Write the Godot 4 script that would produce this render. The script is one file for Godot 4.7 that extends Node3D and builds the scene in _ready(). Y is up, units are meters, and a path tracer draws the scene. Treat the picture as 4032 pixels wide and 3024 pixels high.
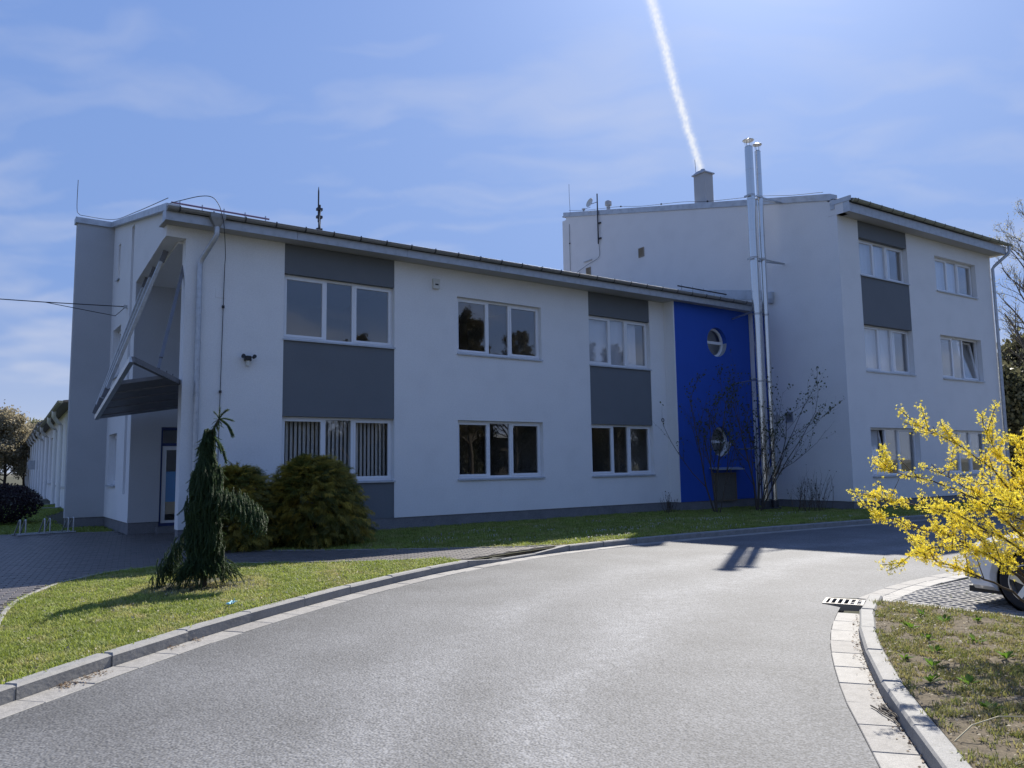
extends Node3D

# ---------------------------------------------------------------- mesh builder
class MB:
	var v := PackedVector3Array()
	var n := PackedVector3Array()
	var u := PackedVector2Array()
	var u2 := PackedVector2Array()
	var c := PackedColorArray()
	var i := PackedInt32Array()

	func quad(a: Vector3, b: Vector3, d: Vector3, e: Vector3) -> void:   # counter-clockwise seen from outside
		var m := (b - a).cross(d - a)
		if m.length_squared() < 1e-14:
			m = (d - a).cross(e - a)
		m = m.normalized()
		var k := v.size()
		v.append(a); v.append(b); v.append(d); v.append(e)
		for q in 4:
			n.append(m)
		i.append(k); i.append(k + 2); i.append(k + 1)
		i.append(k); i.append(k + 3); i.append(k + 2)

	func tri(a: Vector3, b: Vector3, d: Vector3) -> void:
		var m := (b - a).cross(d - a).normalized()
		var k := v.size()
		v.append(a); v.append(b); v.append(d)
		n.append(m); n.append(m); n.append(m)
		i.append(k); i.append(k + 2); i.append(k + 1)

	func hexa(p: Array) -> void:   # 0-3 bottom ring counter-clockwise from above, 4-7 top ring
		quad(p[3], p[2], p[1], p[0])
		quad(p[4], p[5], p[6], p[7])
		for k in 4:
			var q := (k + 1) % 4
			quad(p[k], p[q], p[q + 4], p[k + 4])

	func box(a: Vector3, b: Vector3) -> void:
		hexa([Vector3(a.x, a.y, b.z), Vector3(b.x, a.y, b.z), Vector3(b.x, a.y, a.z), Vector3(a.x, a.y, a.z),
			Vector3(a.x, b.y, b.z), Vector3(b.x, b.y, b.z), Vector3(b.x, b.y, a.z), Vector3(a.x, b.y, a.z)])

	func obox(o: Vector3, s: Vector3, t: Basis) -> void:
		var h := s * 0.5
		var p := []
		for y in [-1, 1]:
			for q in [Vector2(-1, 1), Vector2(1, 1), Vector2(1, -1), Vector2(-1, -1)]:
				p.append(o + t * Vector3(q.x * h.x, y * h.y, q.y * h.z))
		hexa(p)

	func bar(a: Vector3, b: Vector3, w: float, h: float, up := Vector3.UP) -> void:   # a straight bar of rectangular section
		var d := (b - a)
		var f := d.normalized()
		var r := f.cross(up).normalized()
		var t := r.cross(f).normalized()
		obox((a + b) * 0.5, Vector3(w, h, d.length()), Basis(r, t, -f))

	func cbox(o: Vector3, s: Vector3, e: float) -> void:   # block whose upper edges are chamfered
		var h := s * 0.5
		var ring := func(y: float, m: float) -> Array:
			return [o + Vector3(-h.x + m, y, h.z - m), o + Vector3(h.x - m, y, h.z - m), o + Vector3(h.x - m, y, -h.z + m), o + Vector3(-h.x + m, y, -h.z + m)]
		var r0: Array = ring.call(-h.y, 0.0)
		var r1: Array = ring.call(h.y - e, 0.0)
		var r2: Array = ring.call(h.y, e)
		for k in 4:
			var q := (k + 1) % 4
			quad(r0[k], r0[q], r1[q], r1[k])
			quad(r1[k], r1[q], r2[q], r2[k])
		quad(r2[0], r2[1], r2[2], r2[3])
		quad(r0[3], r0[2], r0[1], r0[0])

	func tube(pts: Array, rad: Array, sides := 8, caps := true) -> void:
		var m := pts.size()
		var f: Vector3 = (pts[1] - pts[0]).normalized()
		var r := f.cross(Vector3.UP if absf(f.y) < 0.9 else Vector3.RIGHT).normalized()
		var first := v.size()
		for k in m:
			var g: Vector3
			if k == 0:
				g = (pts[1] - pts[0]).normalized()
			elif k == m - 1:
				g = (pts[k] - pts[k - 1]).normalized()
			else:
				g = (pts[k + 1] - pts[k - 1]).normalized()
			r = (r - g * r.dot(g)).normalized()
			var b := g.cross(r)
			for q in sides:
				var a := TAU * q / sides
				var w := r * cos(a) + b * sin(a)
				v.append(pts[k] + w * rad[k])
				n.append(w)
		for k in m - 1:
			for q in sides:
				var p := (q + 1) % sides
				var a0 := first + k * sides + q
				var a1 := first + k * sides + p
				var b0 := a0 + sides
				var b1 := a1 + sides
				i.append(a0); i.append(b1); i.append(a1)
				i.append(a0); i.append(b0); i.append(b1)
		if caps:
			for e in [0, m - 1]:
				var k0 := v.size()
				var g2: Vector3 = (pts[0] - pts[1]).normalized() if e == 0 else (pts[m - 1] - pts[m - 2]).normalized()
				for q in sides:
					v.append(v[first + e * sides + q]); n.append(g2)
				for q in range(1, sides - 1):
					if e == 0:
						i.append(k0); i.append(k0 + q); i.append(k0 + q + 1)
					else:
						i.append(k0); i.append(k0 + q + 1); i.append(k0 + q)

	func lathe(prof: Array, sides := 20, o := Vector3.ZERO, t := Basis.IDENTITY) -> void:   # (radius, y) from the bottom up
		for k in prof.size() - 1:
			var p: Vector2 = prof[k]
			var q: Vector2 = prof[k + 1]
			var d := q - p
			if d.length() < 1e-6:
				continue
			var s := Vector2(d.y, -d.x).normalized()
			var first := v.size()
			for j in sides + 1:
				var a := TAU * j / sides
				var w := Vector3(cos(a), 0, -sin(a))
				v.append(o + t * (w * p.x + Vector3.UP * p.y)); v.append(o + t * (w * q.x + Vector3.UP * q.y))
				var nn := (t * (w * s.x + Vector3.UP * s.y)).normalized()
				n.append(nn); n.append(nn)
			for j in sides:
				var a0 := first + j * 2
				i.append(a0); i.append(a0 + 3); i.append(a0 + 2)
				i.append(a0); i.append(a0 + 1); i.append(a0 + 3)

	func poly(pts: PackedVector2Array, y: float, up := true) -> void:   # flat polygon (x, z)
		var t := Geometry2D.triangulate_polygon(pts)
		var k := v.size()
		for p in pts:
			v.append(Vector3(p.x, y, p.y)); n.append(Vector3.UP if up else Vector3.DOWN)
		for q in range(0, t.size(), 3):
			var a := pts[t[q]]
			var turn := (pts[t[q + 1]] - a).cross(pts[t[q + 2]] - a) > 0.0   # in (x, z) a positive turn is clockwise seen from above
			if turn == up:
				i.append(k + t[q]); i.append(k + t[q + 1]); i.append(k + t[q + 2])
			else:
				i.append(k + t[q]); i.append(k + t[q + 2]); i.append(k + t[q + 1])

	func done() -> ArrayMesh:
		var a := []
		a.resize(Mesh.ARRAY_MAX)
		a[Mesh.ARRAY_VERTEX] = v
		a[Mesh.ARRAY_NORMAL] = n
		a[Mesh.ARRAY_INDEX] = i
		if u.size() == v.size() and v.size():
			a[Mesh.ARRAY_TEX_UV] = u
		if u2.size() == v.size() and v.size():
			a[Mesh.ARRAY_TEX_UV2] = u2
		if c.size() == v.size() and v.size():
			a[Mesh.ARRAY_COLOR] = c
		var m := ArrayMesh.new()
		m.add_surface_from_arrays(Mesh.PRIMITIVE_TRIANGLES, a)
		return m

# ---------------------------------------------------------------- scene helpers
var M := {}
var used := {}
var rng := RandomNumberGenerator.new()

func numbered(called: String) -> String:
	if not used.has(called):
		used[called] = 0
		return called
	used[called] += 1
	return "%s_%03d" % [called, used[called]]

func tag(o: Node, label := "", category := "", group := "", kind := "") -> Node:
	if label: o.set_meta("label", label)
	if category: o.set_meta("category", category)
	if group: o.set_meta("group", group)
	if kind: o.set_meta("kind", kind)
	return o

func thing(called: String, label: String, category: String, at := Vector3.ZERO, turn := 0.0, group := "") -> Node3D:
	var o := Node3D.new()
	o.name = numbered(called)
	add_child(o)
	o.position = at
	o.rotation.y = turn
	tag(o, label, category, group)
	return o

func part(called: String, shape, m: Material, parent: Node, at := Vector3.ZERO, t := Basis.IDENTITY) -> MeshInstance3D:
	var o := MeshInstance3D.new()
	o.name = called
	o.mesh = shape.done() if shape is MB else shape
	o.material_override = m
	parent.add_child(o, true)
	o.transform = Transform3D(t, at)
	return o

func solo(called: String, shape, m: Material, label: String, category: String, group := "", kind := "") -> MeshInstance3D:
	var o := MeshInstance3D.new()
	o.name = numbered(called)
	o.mesh = shape.done() if shape is MB else shape
	o.material_override = m
	add_child(o)
	tag(o, label, category, group, kind)
	return o

func many(called: String, mesh: Mesh, m: Material, xf: Array, cols: Array, parent: Node) -> MultiMeshInstance3D:
	var mm := MultiMesh.new()
	mm.transform_format = MultiMesh.TRANSFORM_3D
	mm.use_colors = cols.size() == xf.size() and xf.size() > 0
	mm.mesh = mesh
	mm.instance_count = xf.size()
	for k in xf.size():
		mm.set_instance_transform(k, xf[k])
		if mm.use_colors:
			mm.set_instance_color(k, cols[k])
	var o := MultiMeshInstance3D.new()
	o.name = called if parent != self else numbered(called)
	o.multimesh = mm
	o.material_override = m
	parent.add_child(o, true)
	tag(o, "", "", "", "stuff")
	return o

# ---------------------------------------------------------------- materials
func lin(r: float, g: float, b: float) -> Color:
	return Color(r, g, b).linear_to_srgb()

func noise(freq: float, seed_: int, type := FastNoiseLite.TYPE_SIMPLEX_SMOOTH, oct := 4) -> FastNoiseLite:
	var f := FastNoiseLite.new()
	f.noise_type = type
	f.frequency = freq
	f.seed = seed_
	f.fractal_type = FastNoiseLite.FRACTAL_FBM if oct > 1 else FastNoiseLite.FRACTAL_NONE
	f.fractal_octaves = oct
	return f

func ramp(stops: Array) -> Gradient:
	var g := Gradient.new()
	var o := PackedFloat32Array()
	var c := PackedColorArray()
	for s in stops:
		o.append(s[0]); c.append(s[1])
	g.offsets = o
	g.colors = c
	return g

func ntex(f: FastNoiseLite, stops: Array, size := 512) -> NoiseTexture2D:
	var t := NoiseTexture2D.new()
	t.width = size
	t.height = size
	t.seamless = true
	t.noise = f
	if stops.size():
		t.color_ramp = ramp(stops)
	return t

func plain(c: Color, rough := 0.8, metal := 0.0) -> StandardMaterial3D:
	var m := StandardMaterial3D.new()
	m.albedo_color = c
	m.roughness = rough
	m.metallic = metal
	return m

# fine grain (and relief) on uv1, coarse patches multiplied on uv2, both in world space
func grained(c: Color, rough: float, fine: Texture2D, fine_m: float, coarse: Texture2D, coarse_m: float, relief := 0.0, height: Texture2D = null, metal := 0.0) -> StandardMaterial3D:
	var m := plain(c, rough, metal)
	m.albedo_texture = fine
	m.uv1_triplanar = true
	m.uv1_world_triplanar = true
	m.uv1_scale = Vector3.ONE / fine_m
	if coarse:
		m.detail_enabled = true
		m.detail_albedo = coarse
		m.detail_blend_mode = BaseMaterial3D.BLEND_MODE_MUL
		m.detail_uv_layer = BaseMaterial3D.DETAIL_UV_2
		m.uv2_triplanar = true
		m.uv2_world_triplanar = true
		m.uv2_scale = Vector3.ONE / coarse_m
	if height:
		m.heightmap_enabled = true
		m.heightmap_texture = height
		m.heightmap_scale = relief
	return m

func grey(a: float) -> Color:
	return lin(a, a, a)

func grains(n: int, lo: float, hi: float, seed_: int) -> ImageTexture:   # loose grains of random tone; tiles without a seam
	var r := RandomNumberGenerator.new()
	r.seed = seed_
	var a := PackedByteArray()
	a.resize(n * n)
	for k in n * n:
		var t := r.randf()
		t = lo + (hi - lo) * (t * t * (3.0 - 2.0 * t) if t < 0.93 else 1.0)
		a[k] = int(255.0 * lin(t, t, t).r)
	var im := Image.create_from_data(n, n, false, Image.FORMAT_L8, a)
	im.convert(Image.FORMAT_RGB8)
	return ImageTexture.create_from_image(im)

func make_materials() -> void:
	var t_speck := grains(512, 0.55, 1.0, 3)
	var t_stone := grains(640, 0.32, 1.0, 4)
	var t_speck_h := grains(640, 0.0, 1.0, 6)
	var t_fine := ntex(noise(0.03, 5), [[0.0, grey(0.90)], [1.0, grey(1.0)]], 512)
	var t_patch := ntex(noise(0.008, 8, FastNoiseLite.TYPE_SIMPLEX_SMOOTH, 5), [[0.0, grey(0.94)], [0.45, grey(0.98)], [1.0, grey(1.0)]], 512)
	var t_patch2 := ntex(noise(0.012, 18, FastNoiseLite.TYPE_SIMPLEX_SMOOTH, 5), [[0.0, grey(0.72)], [0.5, grey(0.90)], [1.0, grey(1.0)]], 512)
	var t_h := ntex(noise(0.06, 11), [], 512)
	# render and paint
	M.white = grained(lin(0.84, 0.84, 0.83), 0.9, t_fine, 0.7, t_patch, 5.0, 0.4, t_h)
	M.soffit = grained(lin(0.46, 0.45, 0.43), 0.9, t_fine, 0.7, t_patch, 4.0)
	M.grey = grained(lin(0.165, 0.18, 0.195), 0.9, t_fine, 0.6, t_patch, 4.0, 0.4, t_h)
	M.mid = grained(lin(0.50, 0.51, 0.52), 0.9, t_fine, 0.6, t_patch, 4.0, 0.4, t_h)
	M.blue = grained(lin(0.016, 0.085, 0.46), 0.75, t_fine, 0.6, t_patch, 3.0, 0.3, t_h)
	M.blue_dark = plain(lin(0.03, 0.05, 0.16), 0.6)
	M.plinth = grained(lin(0.26, 0.26, 0.27), 0.9, t_speck, 2.6, t_patch2, 3.0)
	M.inside = plain(lin(0.50, 0.50, 0.48), 0.9)
	M.floor = plain(lin(0.1, 0.09, 0.08), 0.7)
	M.hall = grained(lin(0.055, 0.045, 0.035), 0.9, t_fine, 0.7, t_patch2, 4.0)  # out of view hall, kept dark for the lower window reflections
	# metals
	M.zinc = grained(lin(0.50, 0.53, 0.57), 0.5, t_fine, 0.4, t_patch2, 1.6, 0.0, null, 0.35)
	M.flash = grained(lin(0.56, 0.60, 0.64), 0.45, t_fine, 0.5, t_patch2, 2.3, 0.0, null, 0.3)
	M.gutter = grained(lin(0.34, 0.335, 0.32), 0.5, t_fine, 0.3, t_patch2, 0.9, 0.0, null, 0.25)
	M.gutter_moss = grained(lin(0.36, 0.36, 0.27), 0.7, t_fine, 0.3, t_patch2, 0.5, 0.0, null, 0.1)
	M.pipe = grained(lin(0.55, 0.58, 0.62), 0.4, t_fine, 0.5, t_patch2, 1.2, 0.0, null, 0.5)
	M.steel = plain(lin(0.62, 0.62, 0.61), 0.2, 1.0)
	M.steel_band = plain(lin(0.45, 0.45, 0.45), 0.35, 1.0)
	M.galv = grained(lin(0.55, 0.57, 0.58), 0.42, t_fine, 0.2, t_patch2, 0.8, 0.0, null, 0.7)
	M.dark_metal = plain(lin(0.05, 0.05, 0.055), 0.5, 0.3)
	M.cast = plain(lin(0.20, 0.19, 0.18), 0.55, 0.4)
	M.wire = plain(lin(0.02, 0.02, 0.022), 0.6)
	M.purple = plain(lin(0.22, 0.16, 0.26), 0.5, 0.2)
	M.slat = grained(lin(0.20, 0.20, 0.21), 0.5, t_fine, 0.3, t_patch2, 1.2, 0.0, null, 0.3)
	M.roof = grained(lin(0.16, 0.15, 0.145), 0.8, t_fine, 0.3, t_patch2, 2.0)
	M.pvc = plain(lin(0.78, 0.79, 0.80), 0.3)
	M.plastic = plain(lin(0.62, 0.61, 0.55), 0.5)
	M.black = plain(lin(0.015, 0.015, 0.016), 0.5)
	M.rubber = plain(lin(0.02, 0.02, 0.021), 0.85)
	M.vent = plain(lin(0.30, 0.26, 0.20), 0.7)
	M.wood = grained(lin(0.20, 0.16, 0.11), 0.8, t_fine, 0.2, t_patch2, 0.7)
	M.board = grained(lin(0.16, 0.15, 0.13), 0.8, t_fine, 0.2, t_patch2, 0.5)
	var g := StandardMaterial3D.new()
	g.albedo_color = Color(1.0, 1.0, 1.0, 0.0)
	g.transparency = BaseMaterial3D.TRANSPARENCY_ALPHA
	g.roughness = 0.0
	g.metallic_specular = 0.5
	M.glass = g
	M.blind = plain(lin(0.55, 0.54, 0.50), 0.9)
	M.curtain = plain(lin(0.52, 0.54, 0.57), 0.9)
	# ground
	var asph := grained(lin(0.29, 0.295, 0.305), 0.76, t_stone, 5.6, null, 1.0, 0.6, t_speck_h)
	M.asphalt = asph
	M.concrete = grained(lin(0.33, 0.325, 0.31), 0.75, t_speck, 1.6, t_patch2, 1.3, 0.3, t_h)
	M.slab = grained(lin(0.37, 0.355, 0.33), 0.72, t_speck, 1.6, t_patch2, 0.9, 0.3, t_h)
	M.slab_b = grained(lin(0.32, 0.305, 0.285), 0.74, t_speck, 1.6, t_patch2, 0.7, 0.3, t_h)
	M.paver = []
	for c in [lin(0.16, 0.14, 0.125), lin(0.135, 0.12, 0.108), lin(0.175, 0.15, 0.135), lin(0.13, 0.12, 0.11)]:
		M.paver.append(grained(c, 0.5, t_speck, 1.6, t_patch2, 0.8))
	M.sand = grained(lin(0.07, 0.06, 0.05), 1.0, t_speck, 1.5, t_patch2, 1.0)
	M.soil = grained(lin(0.065, 0.065, 0.03), 1.0, t_speck, 1.6, t_patch2, 1.7, 1.0, t_h)
	M.earth = grained(lin(0.17, 0.135, 0.085), 1.0, t_speck, 3.0, t_patch2, 0.9, 1.2, t_h)
	# plants: colours come from the copies
	M.leaf = tinted_leaf(0.95)
	M.petal = tinted_leaf(0.97)
	M.bark = grained(lin(0.085, 0.07, 0.055), 0.95, t_fine, 0.1, t_patch2, 0.4)
	M.bark_pale = grained(lin(0.15, 0.13, 0.105), 0.95, t_fine, 0.1, t_patch2, 0.4)
	M.twig = plain(lin(0.10, 0.075, 0.05), 0.9)
	# car
	var car := plain(lin(0.72, 0.73, 0.74), 0.3)
	car.clearcoat_enabled = true
	car.clearcoat = 1.0
	car.clearcoat_roughness = 0.03
	M.car = car
	M.car_glass = plain(lin(0.012, 0.014, 0.016), 0.03)
	M.rim = plain(lin(0.62, 0.63, 0.64), 0.3, 0.8)
	var lens := plain(lin(0.35, 0.36, 0.37), 0.1, 0.5)
	M.lens = lens

func tinted_leaf(back: float) -> StandardMaterial3D:
	var m := plain(Color.WHITE, 0.6)
	m.vertex_color_use_as_albedo = true
	m.backlight_enabled = true
	m.backlight = Color(back, back, back)
	return m

# ---------------------------------------------------------------- camera, sky, sun
const SUN := Vector3(0.93, 1.0, -0.62)   # towards the sun
const YAW := 35.894
const PITCH := 6.032
const ROLL := -0.861

func set_the_view() -> void:
	var cam := Camera3D.new()
	cam.name = "camera"
	cam.fov = 52.889
	cam.near = 0.05
	cam.far = 900.0
	var y := deg_to_rad(YAW)
	var p := deg_to_rad(PITCH)
	var q := deg_to_rad(ROLL)
	var f := Vector3(sin(y) * cos(p), sin(p), -cos(y) * cos(p))
	var r := Vector3(cos(y), 0, sin(y))
	var u := r.cross(f)
	var r2 := r * cos(q) + u * sin(q)
	var u2 := u * cos(q) - r * sin(q)
	cam.transform = Transform3D(Basis(r2, u2, -f), Vector3(0, 1.6, 0))
	add_child(cam)
	cam.current = true
	var env := Environment.new()
	env.background_mode = Environment.BG_SKY
	env.tonemap_mode = Environment.TONE_MAPPER_LINEAR
	env.tonemap_exposure = 1.6
	env.sdfgi_enabled = true
	env.ssao_enabled = true
	env.ssil_enabled = true
	var sky := Sky.new()
	var sm := PanoramaSkyMaterial.new()
	sm.panorama = ImageTexture.create_from_image(sky_picture())
	sky.sky_material = sm
	env.sky = sky
	var we := WorldEnvironment.new()
	we.name = "environment"
	we.environment = env
	add_child(we)
	var sun := DirectionalLight3D.new()
	sun.name = "sun"
	sun.light_energy = 1.6
	sun.light_angular_distance = 0.53
	sun.light_color = Color(1.0, 0.975, 0.93)
	sun.shadow_enabled = true
	add_child(sun)
	sun.look_at_from_position(SUN * 50.0, Vector3.ZERO)

func sky_picture() -> Image:
	var w := 2048
	var h := 1024
	var data := PackedFloat32Array()
	data.resize(w * h * 3)
	var warp := noise(1.6, 31, FastNoiseLite.TYPE_SIMPLEX_SMOOTH, 3)
	var wisp := noise(1.5, 32, FastNoiseLite.TYPE_SIMPLEX_SMOOTH, 7)
	var veil := noise(1.3, 37, FastNoiseLite.TYPE_SIMPLEX_SMOOTH, 4)
	var s := SUN.normalized()
	var top := Vector3(0.115, 0.245, 0.66)
	var mid := Vector3(0.245, 0.395, 0.77)
	var low := Vector3(0.50, 0.60, 0.82)
	for y in h:
		var el := PI * 0.5 - PI * (y + 0.5) / h
		var sy := sin(el)
		var cy := cos(el)
		for x in w:
			var c: Vector3
			if el < -0.03:   # never seen
				c = Vector3(0.30, 0.29, 0.27)
			else:
				var az := TAU * (x + 0.5) / w   # the picture begins at -z and runs towards +x
				var d := Vector3(sin(az) * cy, sy, -cos(az) * cy)
				var e := maxf(sy, 0.0)
				c = low.lerp(mid, smoothstep(0.0, 0.22, e)).lerp(top, smoothstep(0.15, 1.0, e))
				var near := d.dot(s)
				c = c * (1.03 + 0.12 * near)
				var glow := pow(maxf(near, 0.0), 7.0) * 0.20 + pow(maxf(near, 0.0), 40.0) * 0.45
				c += Vector3(0.92, 0.95, 1.0) * glow
				# thin cirrus: a sheet 1 km up, streaked
				var k := 1.0 / (e + 0.12)
				var p := Vector2(d.x, d.z) * k
				var q := p + Vector2(warp.get_noise_2d(p.x, p.y), warp.get_noise_2d(p.x + 9.0, p.y + 4.0)) * 0.12
				var st := Vector2(q.x * 0.8 + q.y * 0.6, q.y * 0.8 - q.x * 0.6)
				var a := wisp.get_noise_2d(st.x * 1.1, st.y * 3.2)
				var b := veil.get_noise_2d(p.x * 0.8 + 3.0, p.y * 0.8)
				var amount := clampf((a * 0.55 + b * 0.5 + 0.04) * 0.50, 0.0, 0.36) * smoothstep(0.02, 0.2, e)
				amount += 0.30 * smoothstep(-0.1, 0.5, b) * (1.0 - smoothstep(0.05, 0.30, e))
				c = c.lerp(Vector3(0.78, 0.82, 0.95), clampf(amount, 0.0, 0.6))
			var o := (y * w + x) * 3
			c *= 0.54   # the picture is exposed for the shade
			data[o] = c.x
			data[o + 1] = c.y
			data[o + 2] = c.z
	var im := Image.create_from_data(w, h, false, Image.FORMAT_RGBF, data.to_byte_array())
	im.resize(4096, 2048, Image.INTERPOLATE_CUBIC)
	# the condensation trail of an aeroplane, drifting apart at its low end
	var ragged := noise(0.9, 41, FastNoiseLite.TYPE_SIMPLEX_SMOOTH, 4)
	for y in range(420, 860):
		var el := 90.0 - 180.0 * (y + 0.5) / 2048.0
		if el < 16.5 or el > 52.0:
			continue
		var centre := 50.97 - (el - 18.39) * 0.281
		var half := lerpf(0.20, 0.34, clampf((el - 17.0) / 15.0, 0.0, 1.0))
		var strong := smoothstep(16.5, 21.0, el) * (1.0 - smoothstep(44.0, 52.0, el))
		centre += ragged.get_noise_2d(el * 0.9, 3.0) * 0.10
		var x0 := int((centre - 2.5) / 360.0 * 4096.0)
		for x in range(x0, x0 + 60):
			var az := (x + 0.5) / 4096.0 * 360.0
			var off := (az - centre) * cos(deg_to_rad(el)) / half
			off += ragged.get_noise_2d(az * 7.0, el * 5.0) * 0.55
			var a := exp(-off * off * 1.3) * strong * (0.80 + 0.5 * ragged.get_noise_2d(az * 6.0 + 50.0, el * 3.0))
			if a > 0.01:
				var c := im.get_pixel(x, y)
				im.set_pixel(x, y, c.lerp(Color(0.60, 0.61, 0.625), clampf(a, 0.0, 0.95)))
	return im

# ---------------------------------------------------------------- ground
const RD := -0.12   # the road; the lawns and the paving lie at 0
var edge_n := PackedVector2Array()   # edge of the asphalt on the building's side
var edge_s := PackedVector2Array()   # on the near side
var island := PackedVector2Array()
var lawn := PackedVector2Array()
var verge := PackedVector2Array()
var court := PackedVector2Array()

func pv(a: Array) -> PackedVector2Array:
	var o := PackedVector2Array()
	for p in a:
		o.append(Vector2(p[0], p[1]))
	return o

func smooth(a: PackedVector2Array, times := 2) -> PackedVector2Array:
	for t in times:
		var o := PackedVector2Array([a[0]])
		for k in a.size() - 1:
			o.append(a[k].lerp(a[k + 1], 0.25))
			o.append(a[k].lerp(a[k + 1], 0.75))
		o.append(a[a.size() - 1])
		a = o
	return a

func offset(a: PackedVector2Array, d: float) -> PackedVector2Array:   # to the left of the way it runs, seen from above
	var o := PackedVector2Array()
	for k in a.size():
		var t := (a[mini(k + 1, a.size() - 1)] - a[maxi(k - 1, 0)]).normalized()
		o.append(a[k] + Vector2(t.y, -t.x) * d)
	return o

func along(a: PackedVector2Array, step: float, from := 0.0, to := 1e9) -> Array:   # stations [point, direction] every step metres
	var out := []
	var s := 0.0
	var next := from
	for k in a.size() - 1:
		var l := a[k].distance_to(a[k + 1])
		while next <= s + l and next <= to:
			out.append([a[k].lerp(a[k + 1], (next - s) / l), (a[k + 1] - a[k]).normalized()])
			next += step
		s += l
	return out

func part_of(a: PackedVector2Array, x0: float, x1: float) -> PackedVector2Array:
	var o := PackedVector2Array()
	for p in a:
		if p.x >= x0 and p.x <= x1:
			o.append(p)
	return o

func inside(p: Vector2, a: PackedVector2Array) -> bool:
	return Geometry2D.is_point_in_polygon(p, a)

func lay_out() -> void:
	edge_n = smooth(pv([[-120, 99], [-44, 34], [-8.5, 1.3], [-2.0, -4.6], [0.36, -6.69], [0.81, -7.08], [1.21, -7.43], [1.81, -7.91], [2.37, -8.36], [3.45, -9.1], [4.8, -9.93], [6.12, -10.6], [7.07, -10.99],
		[8.42, -11.47], [9.88, -11.79], [11.85, -11.93], [14.16, -11.87], [16.26, -11.72], [20.69, -11.28], [34, -10.0], [160, 1.0]]))
	edge_s = pv([[-118, 103], [-41, 38], [-5, 5.1], [1.5, -0.2], [4.31, -2.49], [4.73, -2.83], [5.22, -3.23], [5.62, -3.53], [6.08, -3.86], [6.4, -4.08], [6.78, -4.33], [7.22, -4.60], [7.64, -4.84], [8.20, -5.13], [8.58, -5.32],
		[8.64, -5.60], [9.12, -5.78], [9.30, -5.52], [9.85, -5.63], [10.39, -5.73], [11.16, -5.82], [12.0, -5.85], [12.84, -5.83], [15, -5.7], [17, -5.5], [21, -5.1], [34, -4], [160, 7]])
	var kb := part_of(offset(edge_n, 0.42), -2.0, 7.25)
	var low := pv([[7.17, -12.0], [6.36, -12.24], [5.35, -12.84], [4.31, -13.62], [3.6, -14.05], [3.13, -14.25], [2.55, -14.25], [2.05, -14.02], [1.57, -13.5], [1.19, -12.9], [0.70, -11.67], [0.50, -10.4], [0.42, -9.3], [0.10, -8.3], [-0.6, -7.2], [-1.6, -6.0]])
	island = kb.duplicate()
	island.append_array(low)
	lawn = part_of(offset(edge_n, 0.42), 10.35, 34.0)
	lawn.append_array(pv([[34.0, -14.0], [23.9, -14.1], [23.9, -17.9], [19.9, -17.9], [19.9, -18.38], [4.9, -18.38], [4.3, -17.4], [4.5, -16.0], [5.9, -14.78], [7.67, -13.45], [9.2, -12.5], [9.9, -12.3]]))
	court = part_of(offset(edge_n, 0.44), 7.0, 10.45)
	court.append_array(pv([[9.9, -12.3], [9.2, -12.5], [7.67, -13.45], [5.9, -14.78], [4.5, -16.0], [4.3, -17.4], [4.9, -18.38], [5.6, -18.9], [5.6, -21.9], [3.7, -21.9], [3.72, -23.2], [1.1, -24.3], [-7, -27], [-7, -5.0], [-1.6, -6.0], [-0.6, -7.2], [0.10, -8.3], [0.42, -9.3], [0.50, -10.4], [0.70, -11.67], [1.19, -12.9], [1.57, -13.5], [2.05, -14.02], [2.55, -14.25], [3.13, -14.25], [3.6, -14.05], [4.31, -13.62], [5.35, -12.84], [6.36, -12.24], [7.0, -12.05]]))
	verge = PackedVector2Array()
	for p in offset(edge_s.slice(3, 14), -0.42):
		verge.append(p)
	verge.append_array(pv([[8.62, -4.92], [8.80, -4.8], [8.80, -4.27], [8.88, -3.4], [9.0, -1.6], [8.6, 1.5], [3.5, 4.0]]))

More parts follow.
